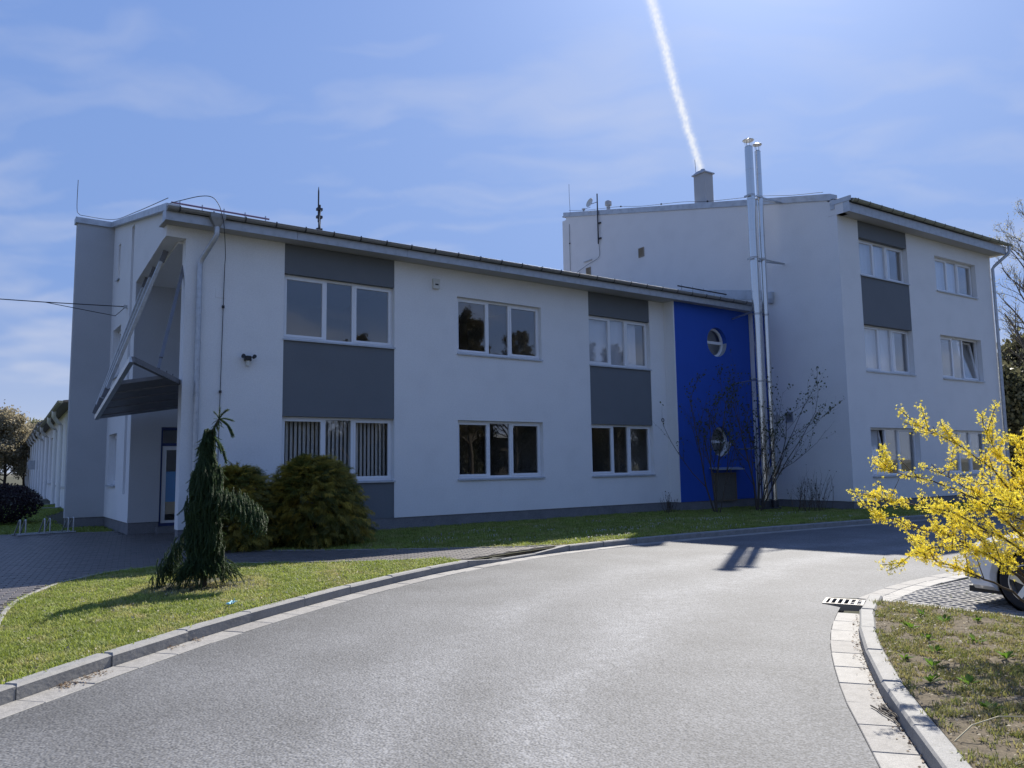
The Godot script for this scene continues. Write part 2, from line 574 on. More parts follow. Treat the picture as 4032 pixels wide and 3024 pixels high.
func ground_and_road() -> void:
	# one sheet of soil on either side of the road, out to the horizon
	var g := MB.new()
	var north := offset(edge_n, 0.36)
	north.append_array(pv([[400, 1], [400, -420], [-420, -420], [-420, 110]]))
	g.poly(north, -0.022)
	var rim := edge_s.duplicate()
	rim[15] = Vector2(8.75, -5.10)
	rim[16] = Vector2(9.22, -5.24)
	var south := offset(rim, -0.05)
	south.append_array(pv([[400, 8], [400, 420], [-420, 420], [-420, 120]]))
	g.poly(south, -0.152)
	var go := solo("ground", g, M.soil, "", "", "", "structure")
	go.set_meta("kind", "structure")
	var v := MB.new()
	v.poly(verge, -0.014)
	for k in verge.size():
		var a := verge[k]
		var b := verge[(k + 1) % verge.size()]
		v.quad(Vector3(b.x, -0.16, b.y), Vector3(a.x, -0.16, a.y), Vector3(a.x, -0.014, a.y), Vector3(b.x, -0.014, b.y))
	solo("verge", v, M.earth, "", "", "", "structure")
	# asphalt, with the wear of wheels as a map in plan
	var r := MB.new()
	var outline := edge_n.duplicate()
	var back := edge_s.duplicate()
	back.reverse()
	outline.append_array(back)
	r.poly(outline, RD)
	for p in r.v:
		r.u2.append(Vector2((p.x + 6.0) / 40.0, (p.z + 14.0) / 20.0))
	var wear := Image.create(1024, 512, false, Image.FORMAT_RGB8)
	var f1 := noise(0.35, 51)
	var f2 := noise(2.2, 52)
	var curve := part_of(edge_n, -9.0, 36.0)
	var cells := []
	for y in 512:
		for x in 1024:
			var p := Vector2(x / 1024.0 * 40.0 - 6.0, y / 512.0 * 20.0 - 14.0)
			var idx := (y / 4) * 256 + x / 4
			if y % 4 == 0 and x % 4 == 0:
				var best := 1e9
				for k in range(0, curve.size() - 1):
					var q := Geometry2D.get_closest_point_to_segment(p, curve[k], curve[k + 1])
					best = minf(best, q.distance_squared_to(p))
				cells.append(sqrt(best))
			var d: float = cells[idx] + f1.get_noise_2d(p.x * 0.6, p.y * 0.6) * 0.5
			var track := exp(-pow((d - 2.35) / 0.42, 2.0)) * 0.8 + exp(-pow((d - 3.75) / 0.40, 2.0))
			var t := 0.60 + 0.36 * track * (0.7 + 0.6 * f2.get_noise_2d(p.x * 2.0, p.y * 2.0)) + 0.16 * f1.get_noise_2d(p.x * 2.0 + 7.0, p.y * 2.0) + 0.10 * f2.get_noise_2d(p.x * 4.0, p.y * 4.0)
			t -= 0.14 * exp(-d / 0.8)
			wear.set_pixel(x, y, grey(clampf(t, 0.3, 1.0)))
	var m: StandardMaterial3D = M.asphalt
	m.detail_enabled = true
	m.detail_albedo = ImageTexture.create_from_image(wear)
	m.detail_blend_mode = BaseMaterial3D.BLEND_MODE_MUL
	m.detail_uv_layer = BaseMaterial3D.DETAIL_UV_2
	solo("road", r, m, "", "", "", "structure")

func holder(called: String) -> Node3D:
	var o := Node3D.new()
	o.name = called
	add_child(o)
	o.set_meta("kind", "structure")
	return o

func turned(d: Vector2) -> Basis:   # x along d in plan
	return Basis(Vector3(d.x, 0, d.y), Vector3.UP, Vector3(-d.y, 0, d.x))

func kerbs() -> void:
	var kerb := holder("kerb")
	var tall := []
	for k in 3:
		var b := MB.new()
		b.cbox(Vector3(0, -0.15, 0), Vector3(0.992, 0.30, 0.15), 0.014 + 0.004 * k)
		tall.append(b.done())
	var flat := MB.new()
	flat.cbox(Vector3(0, -0.225, 0), Vector3(0.992, 0.30, 0.15), 0.014)
	var flat_m := flat.done()
	var ramps := []
	for s in [1.0, -1.0]:
		var b := MB.new()
		var y0 := 0.0 if s > 0 else -0.075
		var y1 := -0.075 if s > 0 else 0.0
		b.hexa([Vector3(-0.496, -0.3, 0.075), Vector3(0.496, -0.3, 0.075), Vector3(0.496, -0.3, -0.075), Vector3(-0.496, -0.3, -0.075),
			Vector3(-0.496, y0, 0.075), Vector3(0.496, y1, 0.075), Vector3(0.496, y1, -0.075), Vector3(-0.496, y0, -0.075)])
		ramps.append(b.done())
	var line := part_of(offset(edge_n, 0.345), -3.5, 36.0)
	var was := 0
	for st in along(line, 1.0, 0.5):
		var p: Vector2 = st[0]
		var mesh: Mesh = tall[rng.randi() % 3]
		var kind := 0 if p.x < 7.0 or p.x > 10.35 else 1
		if kind == 1:
			mesh = flat_m
		if kind == 1 and was == 0:
			mesh = ramps[0]
		if kind == 1 and p.x > 9.55:
			mesh = ramps[1]
		was = kind
		part("kerb_stone", mesh, M.concrete, kerb, Vector3(p.x, rng.randf_range(-0.004, 0.003), p.y), turned(st[1]).rotated(Vector3.UP, rng.randf_range(-0.006, 0.006)))
	var near := offset(edge_s.slice(2, 14), -0.345)
	near.append(Vector2(8.86, -5.05))
	for st in along(near, 0.994, 3.0):
		var p: Vector2 = st[0]
		part("kerb_stone", tall[rng.randi() % 3], M.concrete, kerb, Vector3(p.x, rng.randf_range(-0.006, 0.004), p.y), turned(st[1]).rotated(Vector3.UP, rng.randf_range(-0.008, 0.008)))
	# flat slabs along the edge of the asphalt
	var strip := holder("gutter_strip")
	var s1 := MB.new()
	s1.cbox(Vector3(0, -0.05, 0), Vector3(0.494, 0.10, 0.262), 0.005)
	var slab := s1.done()
	for st in along(part_of(offset(edge_n, 0.135), -3.2, 30.0), 0.5, 0.25):
		var p: Vector2 = st[0]
		part("slab", slab, M.slab if rng.randf() < 0.6 else M.slab_b, strip, Vector3(p.x, RD + 0.006 + rng.randf_range(-0.003, 0.003), p.y), turned(st[1]))
	for st in along(offset(edge_s.slice(2, 14), -0.135), 0.5, 3.0):
		var p: Vector2 = st[0]
		if p.x < 8.55:
			part("slab", slab, M.slab if rng.randf() < 0.5 else M.slab_b, strip, Vector3(p.x, RD + 0.006 + rng.randf_range(-0.003, 0.003), p.y), turned(st[1]))
	var s2 := MB.new()
	s2.cbox(Vector3(0, -0.05, 0), Vector3(0.494, 0.10, 0.194), 0.005)
	var narrow := s2.done()
	for row in 2:
		for st in along(offset(edge_s.slice(17, 26), -0.10 - 0.2 * row), 0.5, 0.22):
			var p: Vector2 = st[0]
			part("slab", narrow, M.slab if row else M.slab_b, strip, Vector3(p.x, RD + 0.006 + rng.randf_range(-0.002, 0.002), p.y), turned(st[1]))

func paving() -> void:
	var pave := holder("paving")
	var bed := MB.new()
	bed.poly(court, -0.010)
	part("bedding", bed, M.sand, pave)
	var b := MB.new()
	b.cbox(Vector3(0, -0.03, 0), Vector3(0.193, 0.06, 0.093), 0.006)
	var mesh := b.done()
	var t := turned(Vector2(cos(0.17), sin(0.17)))
	var spots := []
	for row in range(-300, 300):
		for col in range(-150, 150):
			var p3 := t * Vector3(col * 0.2 + (0.1 if row % 2 else 0.0), 0, row * 0.1)
			var p := Vector2(p3.x + 4.0, p3.z - 16.0)
			if p.x < -3.2 or not inside(p, court):
				continue
			var e := t * Vector3(0.085, 0, 0)
			if not inside(p + Vector2(e.x, e.z), court) or not inside(p - Vector2(e.x, e.z), court):
				continue
			spots.append(p)
	spots.sort_custom(func(a, c): return a.length_squared() < c.length_squared())
	var rest := [[], [], [], []]
	var n := 0
	for p in spots:
		var at := Transform3D(t.rotated(Vector3.UP, rng.randf_range(-0.012, 0.012)), Vector3(p.x, rng.randf_range(-0.0025, 0.0015), p.y))
		var kind := rng.randi() % 4
		var ahead: bool = p.x > 0.3
		if n < 290 and ahead:
			n += 1
			part("paver", mesh, M.paver[kind], pave, at.origin, at.basis)
		else:
			rest[kind].append(at)
	for k in 4:
		many("pavers", mesh, M.paver[k], rest[k], [], pave)
	# thin concrete edging against the lawns
	var e1 := MB.new()
	e1.cbox(Vector3(0, -0.10, 0), Vector3(0.495, 0.20, 0.055), 0.006)
	var edging := e1.done()
	var rim := smooth(pv([[7.17, -12.0], [6.36, -12.24], [5.35, -12.84], [4.31, -13.62], [3.6, -14.05], [3.13, -14.25], [2.55, -14.25], [2.05, -14.02], [1.57, -13.5], [1.19, -12.9], [0.70, -11.67], [0.50, -10.4], [0.42, -9.3], [0.10, -8.3]]))
	for st in along(rim, 0.5, 0.25):
		part("edging_stone", edging, M.slab, pave, Vector3(st[0].x, 0.008, st[0].y), turned(st[1]))
	for st in along(pv([[9.85, -12.33], [9.2, -12.53], [7.67, -13.48], [5.9, -14.81], [4.5, -16.03]]), 0.5, 0.25):
		part("edging_stone", edging, M.slab_b, pave, Vector3(st[0].x, 0.012, st[0].y), turned(st[1]))
	for st in along(pv([[3.68, -23.25], [1.1, -24.33], [-3.0, -25.7]]), 0.5, 0.25):
		part("edging_stone", edging, M.slab_b, pave, Vector3(st[0].x, 0.008, st[0].y), turned(st[1]))

func parking() -> void:
	# concrete grid blocks with open cells; grass grows in the cells
	var area := holder("parking_grid")
	var b := MB.new()
	var w := 0.594
	var d := 0.394
	var nx := 4
	var nz := 3
	var rib := 0.055
	for k in nx + 1:
		var x := -w * 0.5 + rib * 0.5 + (w - rib) * k / nx
		b.cbox(Vector3(x, -0.04, 0), Vector3(rib, 0.08, d), 0.012)
	for k in nz + 1:
		var z := -d * 0.5 + rib * 0.5 + (d - rib) * k / nz
		for q in nx:
			var x0 := -w * 0.5 + rib + (w - rib) * q / nx
			b.cbox(Vector3(x0 + ((w - rib) / nx - rib) * 0.5, -0.042, z), Vector3((w - rib) / nx - rib, 0.08, rib), 0.012)
	var mesh := b.done()
	var t := turned(Vector2(1.0, 0.02))
	for r in 12:
		for c in 9:
			var p := Vector2(9.22 + c * 0.6 + r * 0.004, -5.22 + r * 0.4 + c * 0.01)
			if p.y < -5.4 + 0.05 or p.x < 9.2 and p.y < -4.9:
				continue
			part("grid_block", mesh, M.slab_b if rng.randf() < 0.4 else M.slab, area, Vector3(p.x, RD + 0.004 + rng.randf_range(-0.004, 0.004), p.y), t)
	var e1 := MB.new()
	e1.cbox(Vector3(0, -0.10, 0), Vector3(0.495, 0.24, 0.08), 0.008)
	var edging := e1.done()
	for st in along(pv([[8.84, -4.82], [8.84, -4.27], [8.92, -3.4], [9.04, -1.6]]), 0.5, 0.25):
		part("edging_stone", edging, M.slab, area, Vector3(st[0].x, -0.03, st[0].y), turned(st[1]))

func drain() -> void:
	var o := thing("drain_grate", "pale cast iron gully grate set between asphalt and kerb slabs", "drain", Vector3(8.97, RD + 0.004, -5.47), 2.02)
	var f := MB.new()
	f.box(Vector3(-0.26, -0.08, -0.20), Vector3(0.26, 0.0, -0.165))
	f.box(Vector3(-0.26, -0.08, 0.165), Vector3(0.26, 0.0, 0.20))
	f.box(Vector3(-0.26, -0.08, -0.165), Vector3(-0.225, 0.0, 0.165))
	f.box(Vector3(0.225, -0.08, -0.165), Vector3(0.26, 0.0, 0.165))
	part("frame", f, M.cast, o)
	for k in 6:
		var b := MB.new()
		b.cbox(Vector3(0, -0.03, 0), Vector3(0.034, 0.06, 0.33), 0.004)
		part("bar", b, M.cast, o, Vector3(-0.18 + k * 0.072, 0, 0))
	var p := MB.new()
	p.quad(Vector3(-0.26, -0.5, 0.2), Vector3(0.26, -0.5, 0.2), Vector3(0.26, -0.5, -0.2), Vector3(-0.26, -0.5, -0.2))
	p.quad(Vector3(-0.26, -0.5, -0.2), Vector3(0.26, -0.5, -0.2), Vector3(0.26, -0.08, -0.2), Vector3(-0.26, -0.08, -0.2))
	p.quad(Vector3(0.26, -0.5, 0.2), Vector3(-0.26, -0.5, 0.2), Vector3(-0.26, -0.08, 0.2), Vector3(0.26, -0.08, 0.2))
	p.quad(Vector3(-0.26, -0.5, 0.2), Vector3(-0.26, -0.5, -0.2), Vector3(-0.26, -0.08, -0.2), Vector3(-0.26, -0.08, 0.2))
	p.quad(Vector3(0.26, -0.5, -0.2), Vector3(0.26, -0.5, 0.2), Vector3(0.26, -0.08, 0.2), Vector3(0.26, -0.08, -0.2))
	part("shaft", p, M.dark_metal, o)

# ---------------------------------------------------------------- walls and windows
# A wall in its own axes: x along, y up, z outward; openings are [x0, y0, x1, y1]; its top may slope from t0 to t1.
func wall_mesh(w: float, y0: float, t0: float, t1: float, thick: float, holes: Array) -> MB:
	var b := MB.new()
	var xs := [0.0, w]
	var ys := [y0]
	for h in holes:
		for k in [h[0], h[2]]:
			if k > 0.0 and k < w and not xs.has(k): xs.append(k)
		for k in [h[1], h[3]]:
			if k > y0 and not ys.has(k): ys.append(k)
	xs.sort()
	ys.sort()
	var top := func(x: float) -> float: return lerpf(t0, t1, x / w)
	var slim := minf(t0, t1)
	var rows := []
	for y in ys:
		if y < slim - 0.001: rows.append(y)
	for r in rows.size():
		for k in xs.size() - 1:
			var xa: float = xs[k]
			var xb: float = xs[k + 1]
			var ya: float = rows[r]
			var last := r == rows.size() - 1
			var yl: float = top.call(xa) if last else rows[r + 1]
			var yr: float = top.call(xb) if last else rows[r + 1]
			var cx := (xa + xb) * 0.5
			var cy := ya + 0.001
			var open := false
			for h in holes:
				if cx > h[0] and cx < h[2] and cy > h[1] - 0.0001 and cy < h[3]:
					open = true
			if open:
				continue
			b.quad(Vector3(xa, ya, 0), Vector3(xb, ya, 0), Vector3(xb, yr, 0), Vector3(xa, yl, 0))
			b.quad(Vector3(xb, ya, -thick), Vector3(xa, ya, -thick), Vector3(xa, yl, -thick), Vector3(xb, yr, -thick))
	for h in holes:
		var a := Vector3(h[0], h[1], 0)
		var c := Vector3(h[2], h[3], 0)
		var z := Vector3(0, 0, -thick)
		if h[1] > y0: b.quad(Vector3(a.x, a.y, 0), Vector3(c.x, a.y, 0), Vector3(c.x, a.y, 0) + z, Vector3(a.x, a.y, 0) + z)
		if h[3] < slim: b.quad(Vector3(c.x, c.y, 0), Vector3(a.x, c.y, 0), Vector3(a.x, c.y, 0) + z, Vector3(c.x, c.y, 0) + z)
		if h[0] > 0.0: b.quad(Vector3(a.x, a.y, 0), Vector3(a.x, a.y, 0) + z, Vector3(a.x, c.y, 0) + z, Vector3(a.x, c.y, 0))
		if h[2] < w: b.quad(Vector3(c.x, a.y, 0) + z, Vector3(c.x, a.y, 0), Vector3(c.x, c.y, 0), Vector3(c.x, c.y, 0) + z)
	# ends and top
	b.quad(Vector3(0, y0, -thick), Vector3(0, y0, 0), Vector3(0, t0, 0), Vector3(0, t0, -thick))
	b.quad(Vector3(w, y0, 0), Vector3(w, y0, -thick), Vector3(w, t1, -thick), Vector3(w, t1, 0))
	b.quad(Vector3(0, t0, 0), Vector3(w, t1, 0), Vector3(w, t1, -thick), Vector3(0, t0, -thick))
	return b

func ring(b: MB, x0: float, y0: float, x1: float, y1: float, w: float, z0: float, z1: float) -> void:
	b.box(Vector3(x0, y0, z0), Vector3(x1, y0 + w, z1))
	b.box(Vector3(x0, y1 - w, z0), Vector3(x1, y1, z1))
	b.box(Vector3(x0, y0 + w, z0), Vector3(x0 + w, y1 - w, z1))
	b.box(Vector3(x1 - w, y0 + w, z0), Vector3(x1, y1 - w, z1))

func pane_mesh(w: float, h: float) -> MB:   # double glazing: two sheets a hand's breadth of air apart
	var b := MB.new()
	for z in [0.0, -0.004, -0.018, -0.022]:
		b.quad(Vector3(0, 0, z), Vector3(w, 0, z), Vector3(w, h, z), Vector3(0, h, z))
	return b

# at: lower left corner of the opening in the wall's face, in the wall's axes
func window(parent: Node, at: Vector3, w: float, h: float, how := {}) -> MeshInstance3D:
	var inset: float = how.get("inset", 0.13)
	var t: Basis = how.get("turn", Basis.IDENTITY)
	var zf := -inset
	var fw := 0.062
	var splits: Array = how.get("splits", [0.372, 0.627])
	var f := MB.new()
	ring(f, 0.003, 0.012, w - 0.003, h - 0.003, fw, zf - 0.07, zf)
	var xs := [fw]
	for s in splits:
		var x: float = w * s
		f.box(Vector3(x - 0.035, 0.012 + fw, zf - 0.07), Vector3(x + 0.035, h - 0.003 - fw, zf + 0.002))
		xs.append(x)
	xs.append(w - fw)
	var o := part("window", f, M.pvc, parent, at, t)
	for k in xs.size() - 1:
		var x0: float = xs[k] + (0.0 if k == 0 else 0.035)
		var x1: float = xs[k + 1] - (0.0 if k == xs.size() - 2 else 0.035)
		var y0 := 0.012 + fw
		var y1 := h - 0.003 - fw
		if xs.size() > 2 and k == 1 and xs.size() == 4:
			var g := pane_mesh(x1 - x0, y1 - y0)
			part("pane", g, M.glass, o, Vector3(x0, y0, zf - 0.03))
			continue
		var s := MB.new()
		var sw := 0.05
		ring(s, -0.012, -0.012, x1 - x0 + 0.012, y1 - y0 + 0.012, sw + 0.012, -0.05, 0.014)
		var turn := Basis.IDENTITY
		if how.get("tilt", -1) == k:
			turn = Basis(Vector3.RIGHT, -0.15)
		part("sash", s, M.pvc, o, Vector3(x0, y0, zf), turn)
		part("pane", pane_mesh(x1 - x0 - 2 * sw, y1 - y0 - 2 * sw), M.glass, o, Vector3(x0, y0, zf) + turn * Vector3(sw, sw, -0.015), turn)
	var sill := MB.new()
	sill.hexa([Vector3(-0.02, -0.03, 0.045), Vector3(w + 0.02, -0.03, 0.045), Vector3(w + 0.02, -0.012, zf), Vector3(-0.02, -0.012, zf),
		Vector3(-0.02, -0.006, 0.045), Vector3(w + 0.02, -0.006, 0.045), Vector3(w + 0.02, 0.011, zf), Vector3(-0.02, 0.011, zf)])
	sill.box(Vector3(-0.024, -0.045, 0.044), Vector3(w + 0.024, -0.004, 0.052))
	part("sill", sill, M.flash, o)
	var blinds: int = how.get("slats", 0)
	for k in blinds:
		var s := MB.new()
		var x := 0.08 + (w - 0.16) * (k + 0.5) / blinds
		s.obox(Vector3(0, (h - 0.12) * 0.5, 0), Vector3(0.085, h - 0.16, 0.002), Basis(Vector3.UP, 0.35 + rng.randf_range(-0.06, 0.06)))
		part("blind_slat", s, M.blind, o, Vector3(x, 0.06, zf - 0.20))
	if how.has("drape"):
		var c := MB.new()
		var x0: float = w * how.drape[0]
		var x1: float = w * how.drape[1]
		var steps := int((x1 - x0) / 0.05)
		for k in steps:
			var a := lerpf(x0, x1, float(k) / steps)
			var e := lerpf(x0, x1, float(k + 1) / steps)
			var za := zf - 0.16 + 0.004 * sin(a * 23.0)
			var ze := zf - 0.16 + 0.004 * sin(e * 23.0)
			c.quad(Vector3(a, 0.02, za), Vector3(e, 0.02, ze), Vector3(e, h - 0.03, ze), Vector3(a, h - 0.03, za))
		part("curtain", c, M.curtain, o)
	return o

func slab_part(called: String, a: Vector3, b: Vector3, m: Material, parent: Node) -> MeshInstance3D:
	var s := MB.new()
	s.box(a, b)
	return part(called, s, m, parent)

func wavy_roof(w: float, z0: float, y0: float, z1: float, y1: float, pitch := 0.30, amp := 0.022) -> MB:   # from the eave (z0, y0) up to (z1, y1)
	var b := MB.new()
	var n := int(w / pitch * 6.0)
	var dy := 0.05
	for k in n:
		var xa := w * k / n
		var xb := w * (k + 1) / n
		var ha := amp * absf(sin(PI * xa / pitch))
		var hb := amp * absf(sin(PI * xb / pitch))
		b.quad(Vector3(xa, y0 + ha, z0), Vector3(xb, y0 + hb, z0), Vector3(xb, y1 + hb, z1), Vector3(xa, y1 + ha, z1))
		b.quad(Vector3(xa, y0 - dy, z0), Vector3(xb, y0 - dy, z0), Vector3(xb, y0 + hb, z0), Vector3(xa, y0 + ha, z0))
	b.quad(Vector3(w, y0 - dy, z0), Vector3(0, y0 - dy, z0), Vector3(0, y1 - dy, z1), Vector3(w, y1 - dy, z1))
	b.quad(Vector3(0, y0 - dy, z0), Vector3(0, y0, z0), Vector3(0, y1, z1), Vector3(0, y1 - dy, z1))
	b.quad(Vector3(w, y0, z0), Vector3(w, y0 - dy, z0), Vector3(w, y1 - dy, z1), Vector3(w, y1, z1))
	return b

func half_gutter(w: float, r: float) -> MB:   # half-round trough along x, open at the top, with closed ends
	var b := MB.new()
	var n := 12
	var t := 0.006
	for k in n:
		var a := PI + PI * k / n
		var e := PI + PI * (k + 1) / n
		var pa := Vector3(0, sin(a), cos(a))
		var pe := Vector3(0, sin(e), cos(e))
		var f := b.v.size()
		for x in [0.0, w]:
			for q in [pa, pe]:
				b.v.append(Vector3(x, 0, 0) + q * r)
				b.n.append(q)
		b.i.append_array(PackedInt32Array([f, f + 1, f + 3, f, f + 3, f + 2]))
		b.quad(Vector3(0, 0, 0) + pa * (r - t), Vector3(0, 0, 0) + pe * (r - t), Vector3(w, 0, 0) + pe * (r - t), Vector3(w, 0, 0) + pa * (r - t))
		b.tri(Vector3(0, 0, 0), pe * r, pa * r)
		b.tri(Vector3(w, 0, 0), Vector3(w, 0, 0) + pa * r, Vector3(w, 0, 0) + pe * r)
	b.tube([Vector3(0, 0, r), Vector3(w, 0, r)], [0.011, 0.011], 8)
	return b

func gutter_bracket(r: float) -> ArrayMesh:
	var b := MB.new()
	var n := 10
	for k in n:
		var a := PI + PI * k / n
		var e := PI + PI * (k + 1) / n
		var pa := Vector3(0, sin(a), cos(a))
		var pe := Vector3(0, sin(e), cos(e))
		b.hexa([Vector3(-0.016, 0, 0) + pa * (r + 0.001), Vector3(0.016, 0, 0) + pa * (r + 0.001), Vector3(0.016, 0, 0) + pe * (r + 0.001), Vector3(-0.016, 0, 0) + pe * (r + 0.001),
			Vector3(-0.016, 0, 0) + pa * (r + 0.007), Vector3(0.016, 0, 0) + pa * (r + 0.007), Vector3(0.016, 0, 0) + pe * (r + 0.007), Vector3(-0.016, 0, 0) + pe * (r + 0.007)])
	b.box(Vector3(-0.016, -0.004, r - 0.004), Vector3(0.016, 0.03, r + 0.010))
	return b.done()

func downpipe(called: String, pts: Array, r: float, m: Material, parent: Node, collars: Array) -> MeshInstance3D:
	var b := MB.new()
	var rr := []
	for k in pts.size(): rr.append(r)
	b.tube(pts, rr, 14)
	var o := part(called, b, m, parent)
	for c in collars:
		var k := MB.new()
		k.lathe([Vector2(r + 0.001, -0.02), Vector2(r + 0.006, -0.018), Vector2(r + 0.006, 0.018), Vector2(r + 0.001, 0.02)], 14)
		part("collar", k, m, o, c)
	return o

# ---------------------------------------------------------------- the low wing
func low_wing() -> void:
	var o := thing("office_wing", "long two storey white office wing with charcoal panels, blue bay and gutter", "building", Vector3(3.69, 0, -18.4))
	# axes: x along the front from its outer corner, z towards the road
	var X := func(x: float) -> float: return x - 3.69
	var fx0: float = X.call(4.12)
	var top := 7.17
	var cols := [X.call(6.43), X.call(9.45), X.call(16.40), X.call(19.17)]
	var w2 := [X.call(11.43), X.call(14.45)]
	var end: float = X.call(19.88)
	# white front wall; the panel columns are openings that the panels and windows fill
	var holes := [[cols[0], 0.29, cols[1], top], [cols[2], 1.24, cols[3], top], [w2[0], 4.79, w2[1], 6.42], [w2[0], 1.25, w2[1], 2.89]]
	for h in holes:
		h[0] -= fx0
		h[2] -= fx0
	part("front_wall", wall_mesh(end - fx0, 0.29, top, top, 0.32, holes), M.white, o, Vector3(fx0, 0, 0))
	# panels
	for p in [[0, 0.29, 1.26], [0, 2.88, 4.79], [0, 6.42, top], [2, 2.88, 4.79], [2, 6.42, top]]:
		slab_part("panel", Vector3(cols[p[0]] + 0.002, p[1], -0.30), Vector3(cols[p[0] + 1] - 0.002, p[2], -0.016), M.grey, o)
	# windows
	var pw: float = cols[1] - cols[0]
	window(o, Vector3(cols[0], 4.79, -0.016), pw, 1.63)
	window(o, Vector3(cols[0], 1.26, -0.016), pw, 1.62, {"slats": 26})
	window(o, Vector3(w2[0], 4.79, 0), w2[1] - w2[0], 1.63)
	window(o, Vector3(w2[0], 1.25, 0), w2[1] - w2[0], 1.64)
	window(o, Vector3(cols[2], 4.79, -0.016), cols[3] - cols[2], 1.63, {"drape": [0.02, 0.86]})
	window(o, Vector3(cols[2], 1.24, 0), cols[3] - cols[2], 1.64)
	# lintel over the entrance recess, its deep soffit, and the recess
	slab_part("lintel", Vector3(0.32, 6.91, -0.32), Vector3(fx0, top, 0), M.white, o)
	slab_part("corner_block", Vector3(0, 6.91, -0.32), Vector3(0.32, top, 0), M.white, o)
	var so := MB.new()
	so.hexa([Vector3(0.32, 6.86, -0.32), Vector3(1.9, 6.86, -0.32), Vector3(1.9, 6.50, -3.5), Vector3(0.32, 6.50, -3.5), Vector3(0.32, 6.96, -0.32), Vector3(1.9, 6.96, -0.32), Vector3(1.9, 6.60, -3.5), Vector3(0.32, 6.60, -3.5)])
	part("recess_soffit", so, M.white, o)
	part("recess_wall", wall_mesh(1.892, 0.29, 6.54, 6.54, 0.29, [[0.736, 0.29, 1.856, 2.75]]), M.mid, o, Vector3(0.004, 0, -3.497))
	slab_part("recess_side", Vector3(1.9, 0.0, -3.8), Vector3(2.2, 6.95, -0.32), M.white, o)
	# outer side wall above the recess, then down to the ground behind it
	var side := Basis(Vector3(0, 0, 1), Vector3.UP, Vector3(-1, 0, 0))   # x towards the road, z outward (left)
	var sm := MB.new()
	var y_at := func(z: float) -> float: return 7.52 - z * 0.2105   # underside of the verge
	# strip above the recess
	sm.hexa([Vector3(0, 6.91, -0.32), Vector3(0.32, 6.91, -0.32), Vector3(0.32, 6.55, -3.5), Vector3(0, 6.55, -3.5),
		Vector3(0, y_at.call(-0.32), -0.32), Vector3(0.32, y_at.call(-0.32), -0.32), Vector3(0.32, y_at.call(-3.5), -3.5), Vector3(0, y_at.call(-3.5), -3.5)])
	part("side_wall", sm, M.white, o)
	# rear stretch of the side wall with two windows, a slit and the tall grooves
	var rear := wall_mesh(3.5, 0.29, y_at.call(-7.3) , y_at.call(-3.8), 0.32, [[0.45, 1.22, 1.75, 2.67], [0.45, 4.30, 1.75, 5.75], [0.85, 7.2, 1.2, 8.25], [2.95, 1.0, 3.32, 8.25]])
	part("side_wall", rear, M.white, o, Vector3(0, 0, -7.3), side)
	slab_part("side_wall", Vector3(0, 0.29, -3.8), Vector3(0.32, y_at.call(-3.8) - 0.02, -3.5), M.white, o)
	slab_part("groove", Vector3(0.12, 1.0, -4.36), Vector3(0.3, 8.26, -3.97), M.mid, o)
	window(o, Vector3(0, 1.22, -6.85), 1.3, 1.45, {"turn": side, "splits": [], "inset": 0.16})
	window(o, Vector3(0, 4.30, -6.85), 1.3, 1.45, {"turn": side, "splits": [], "inset": 0.16})
	window(o, Vector3(0, 7.2, -6.45), 0.35, 1.05, {"turn": side, "splits": [], "inset": 0.16})
	# the rear block that stands out to the left, with its capping
	part("rear_wall", wall_mesh(1.0, 0.29, 9.0, 9.0, 0.3, []), M.mid, o, Vector3(-1.0, 0, -7.3))
	part("rear_side_wall", wall_mesh(7.4, 0.29, 9.0, 9.0, 0.3, []), M.white, o, Vector3(0.0, 0, -15.0), side)
	slab_part("back_wall", Vector3(0.0, 0, -15.3), Vector3(20.4, 9.0, -15.0), M.white, o)
	slab_part("flat_roof", Vector3(0.3, 8.8, -15.0), Vector3(20.4, 8.95, -7.3), M.roof, o)
	var cap := MB.new()
	cap.box(Vector3(-1.06, 9.0, -7.6), Vector3(0.0, 9.17, -7.24))
	cap.box(Vector3(-0.06, 9.0, -15.3), Vector3(0.34, 9.17, -7.6))
	part("capping", cap, M.flash, o)
	# plinths
	slab_part("plinth", Vector3(fx0 + 0.01, -0.1, -0.3), Vector3(end - 0.0, 0.29, -0.025), M.plinth, o)
	slab_part("plinth", Vector3(0.02, -0.1, -3.8), Vector3(0.74, 0.29, -3.522), M.plinth, o)
	slab_part("plinth", Vector3(0.025, -0.1, -7.3), Vector3(0.3, 0.29, -3.8), M.plinth, o)
	slab_part("plinth", Vector3(-0.98, -0.1, -7.6), Vector3(0.025, 0.29, -7.325), M.plinth, o)
	# entrance door
	door(o, Vector3(0.74, 0.16, -3.5))
	slab_part("door_step", Vector3(0.66, -0.05, -3.75), Vector3(1.9, 0.155, -3.30), M.plinth, o)
	# inside: floors and partitions; the back one placed to block light
	slab_part("floor_slab", Vector3(2.2, 0.05, -6.0), Vector3(20.2, 0.25, -0.33), M.floor, o)
	slab_part("floor_slab", Vector3(2.2, 3.45, -6.0), Vector3(20.2, 3.75, -0.33), M.inside, o)
	slab_part("ceiling", Vector3(2.2, 6.98, -6.0), Vector3(20.2, 7.1, -0.33), M.inside, o)
	slab_part("partition", Vector3(0.4, 0.0, -6.2), Vector3(20.2, 7.1, -6.0), M.inside, o)
	for x in [2.5, 6.9, 11.9, 16.0]:
		slab_part("partition", Vector3(x, 0.25, -6.0), Vector3(x + 0.1, 6.98, -0.34), M.inside, o)
	# blue bay: white return, blue face with two round windows
	var bx: float = end
	var bw: float = X.call(24.0) - bx
	slab_part("bay_return", Vector3(bx, 0.29, -0.2), Vector3(bx + 0.05, top, 0.45), M.white, o)
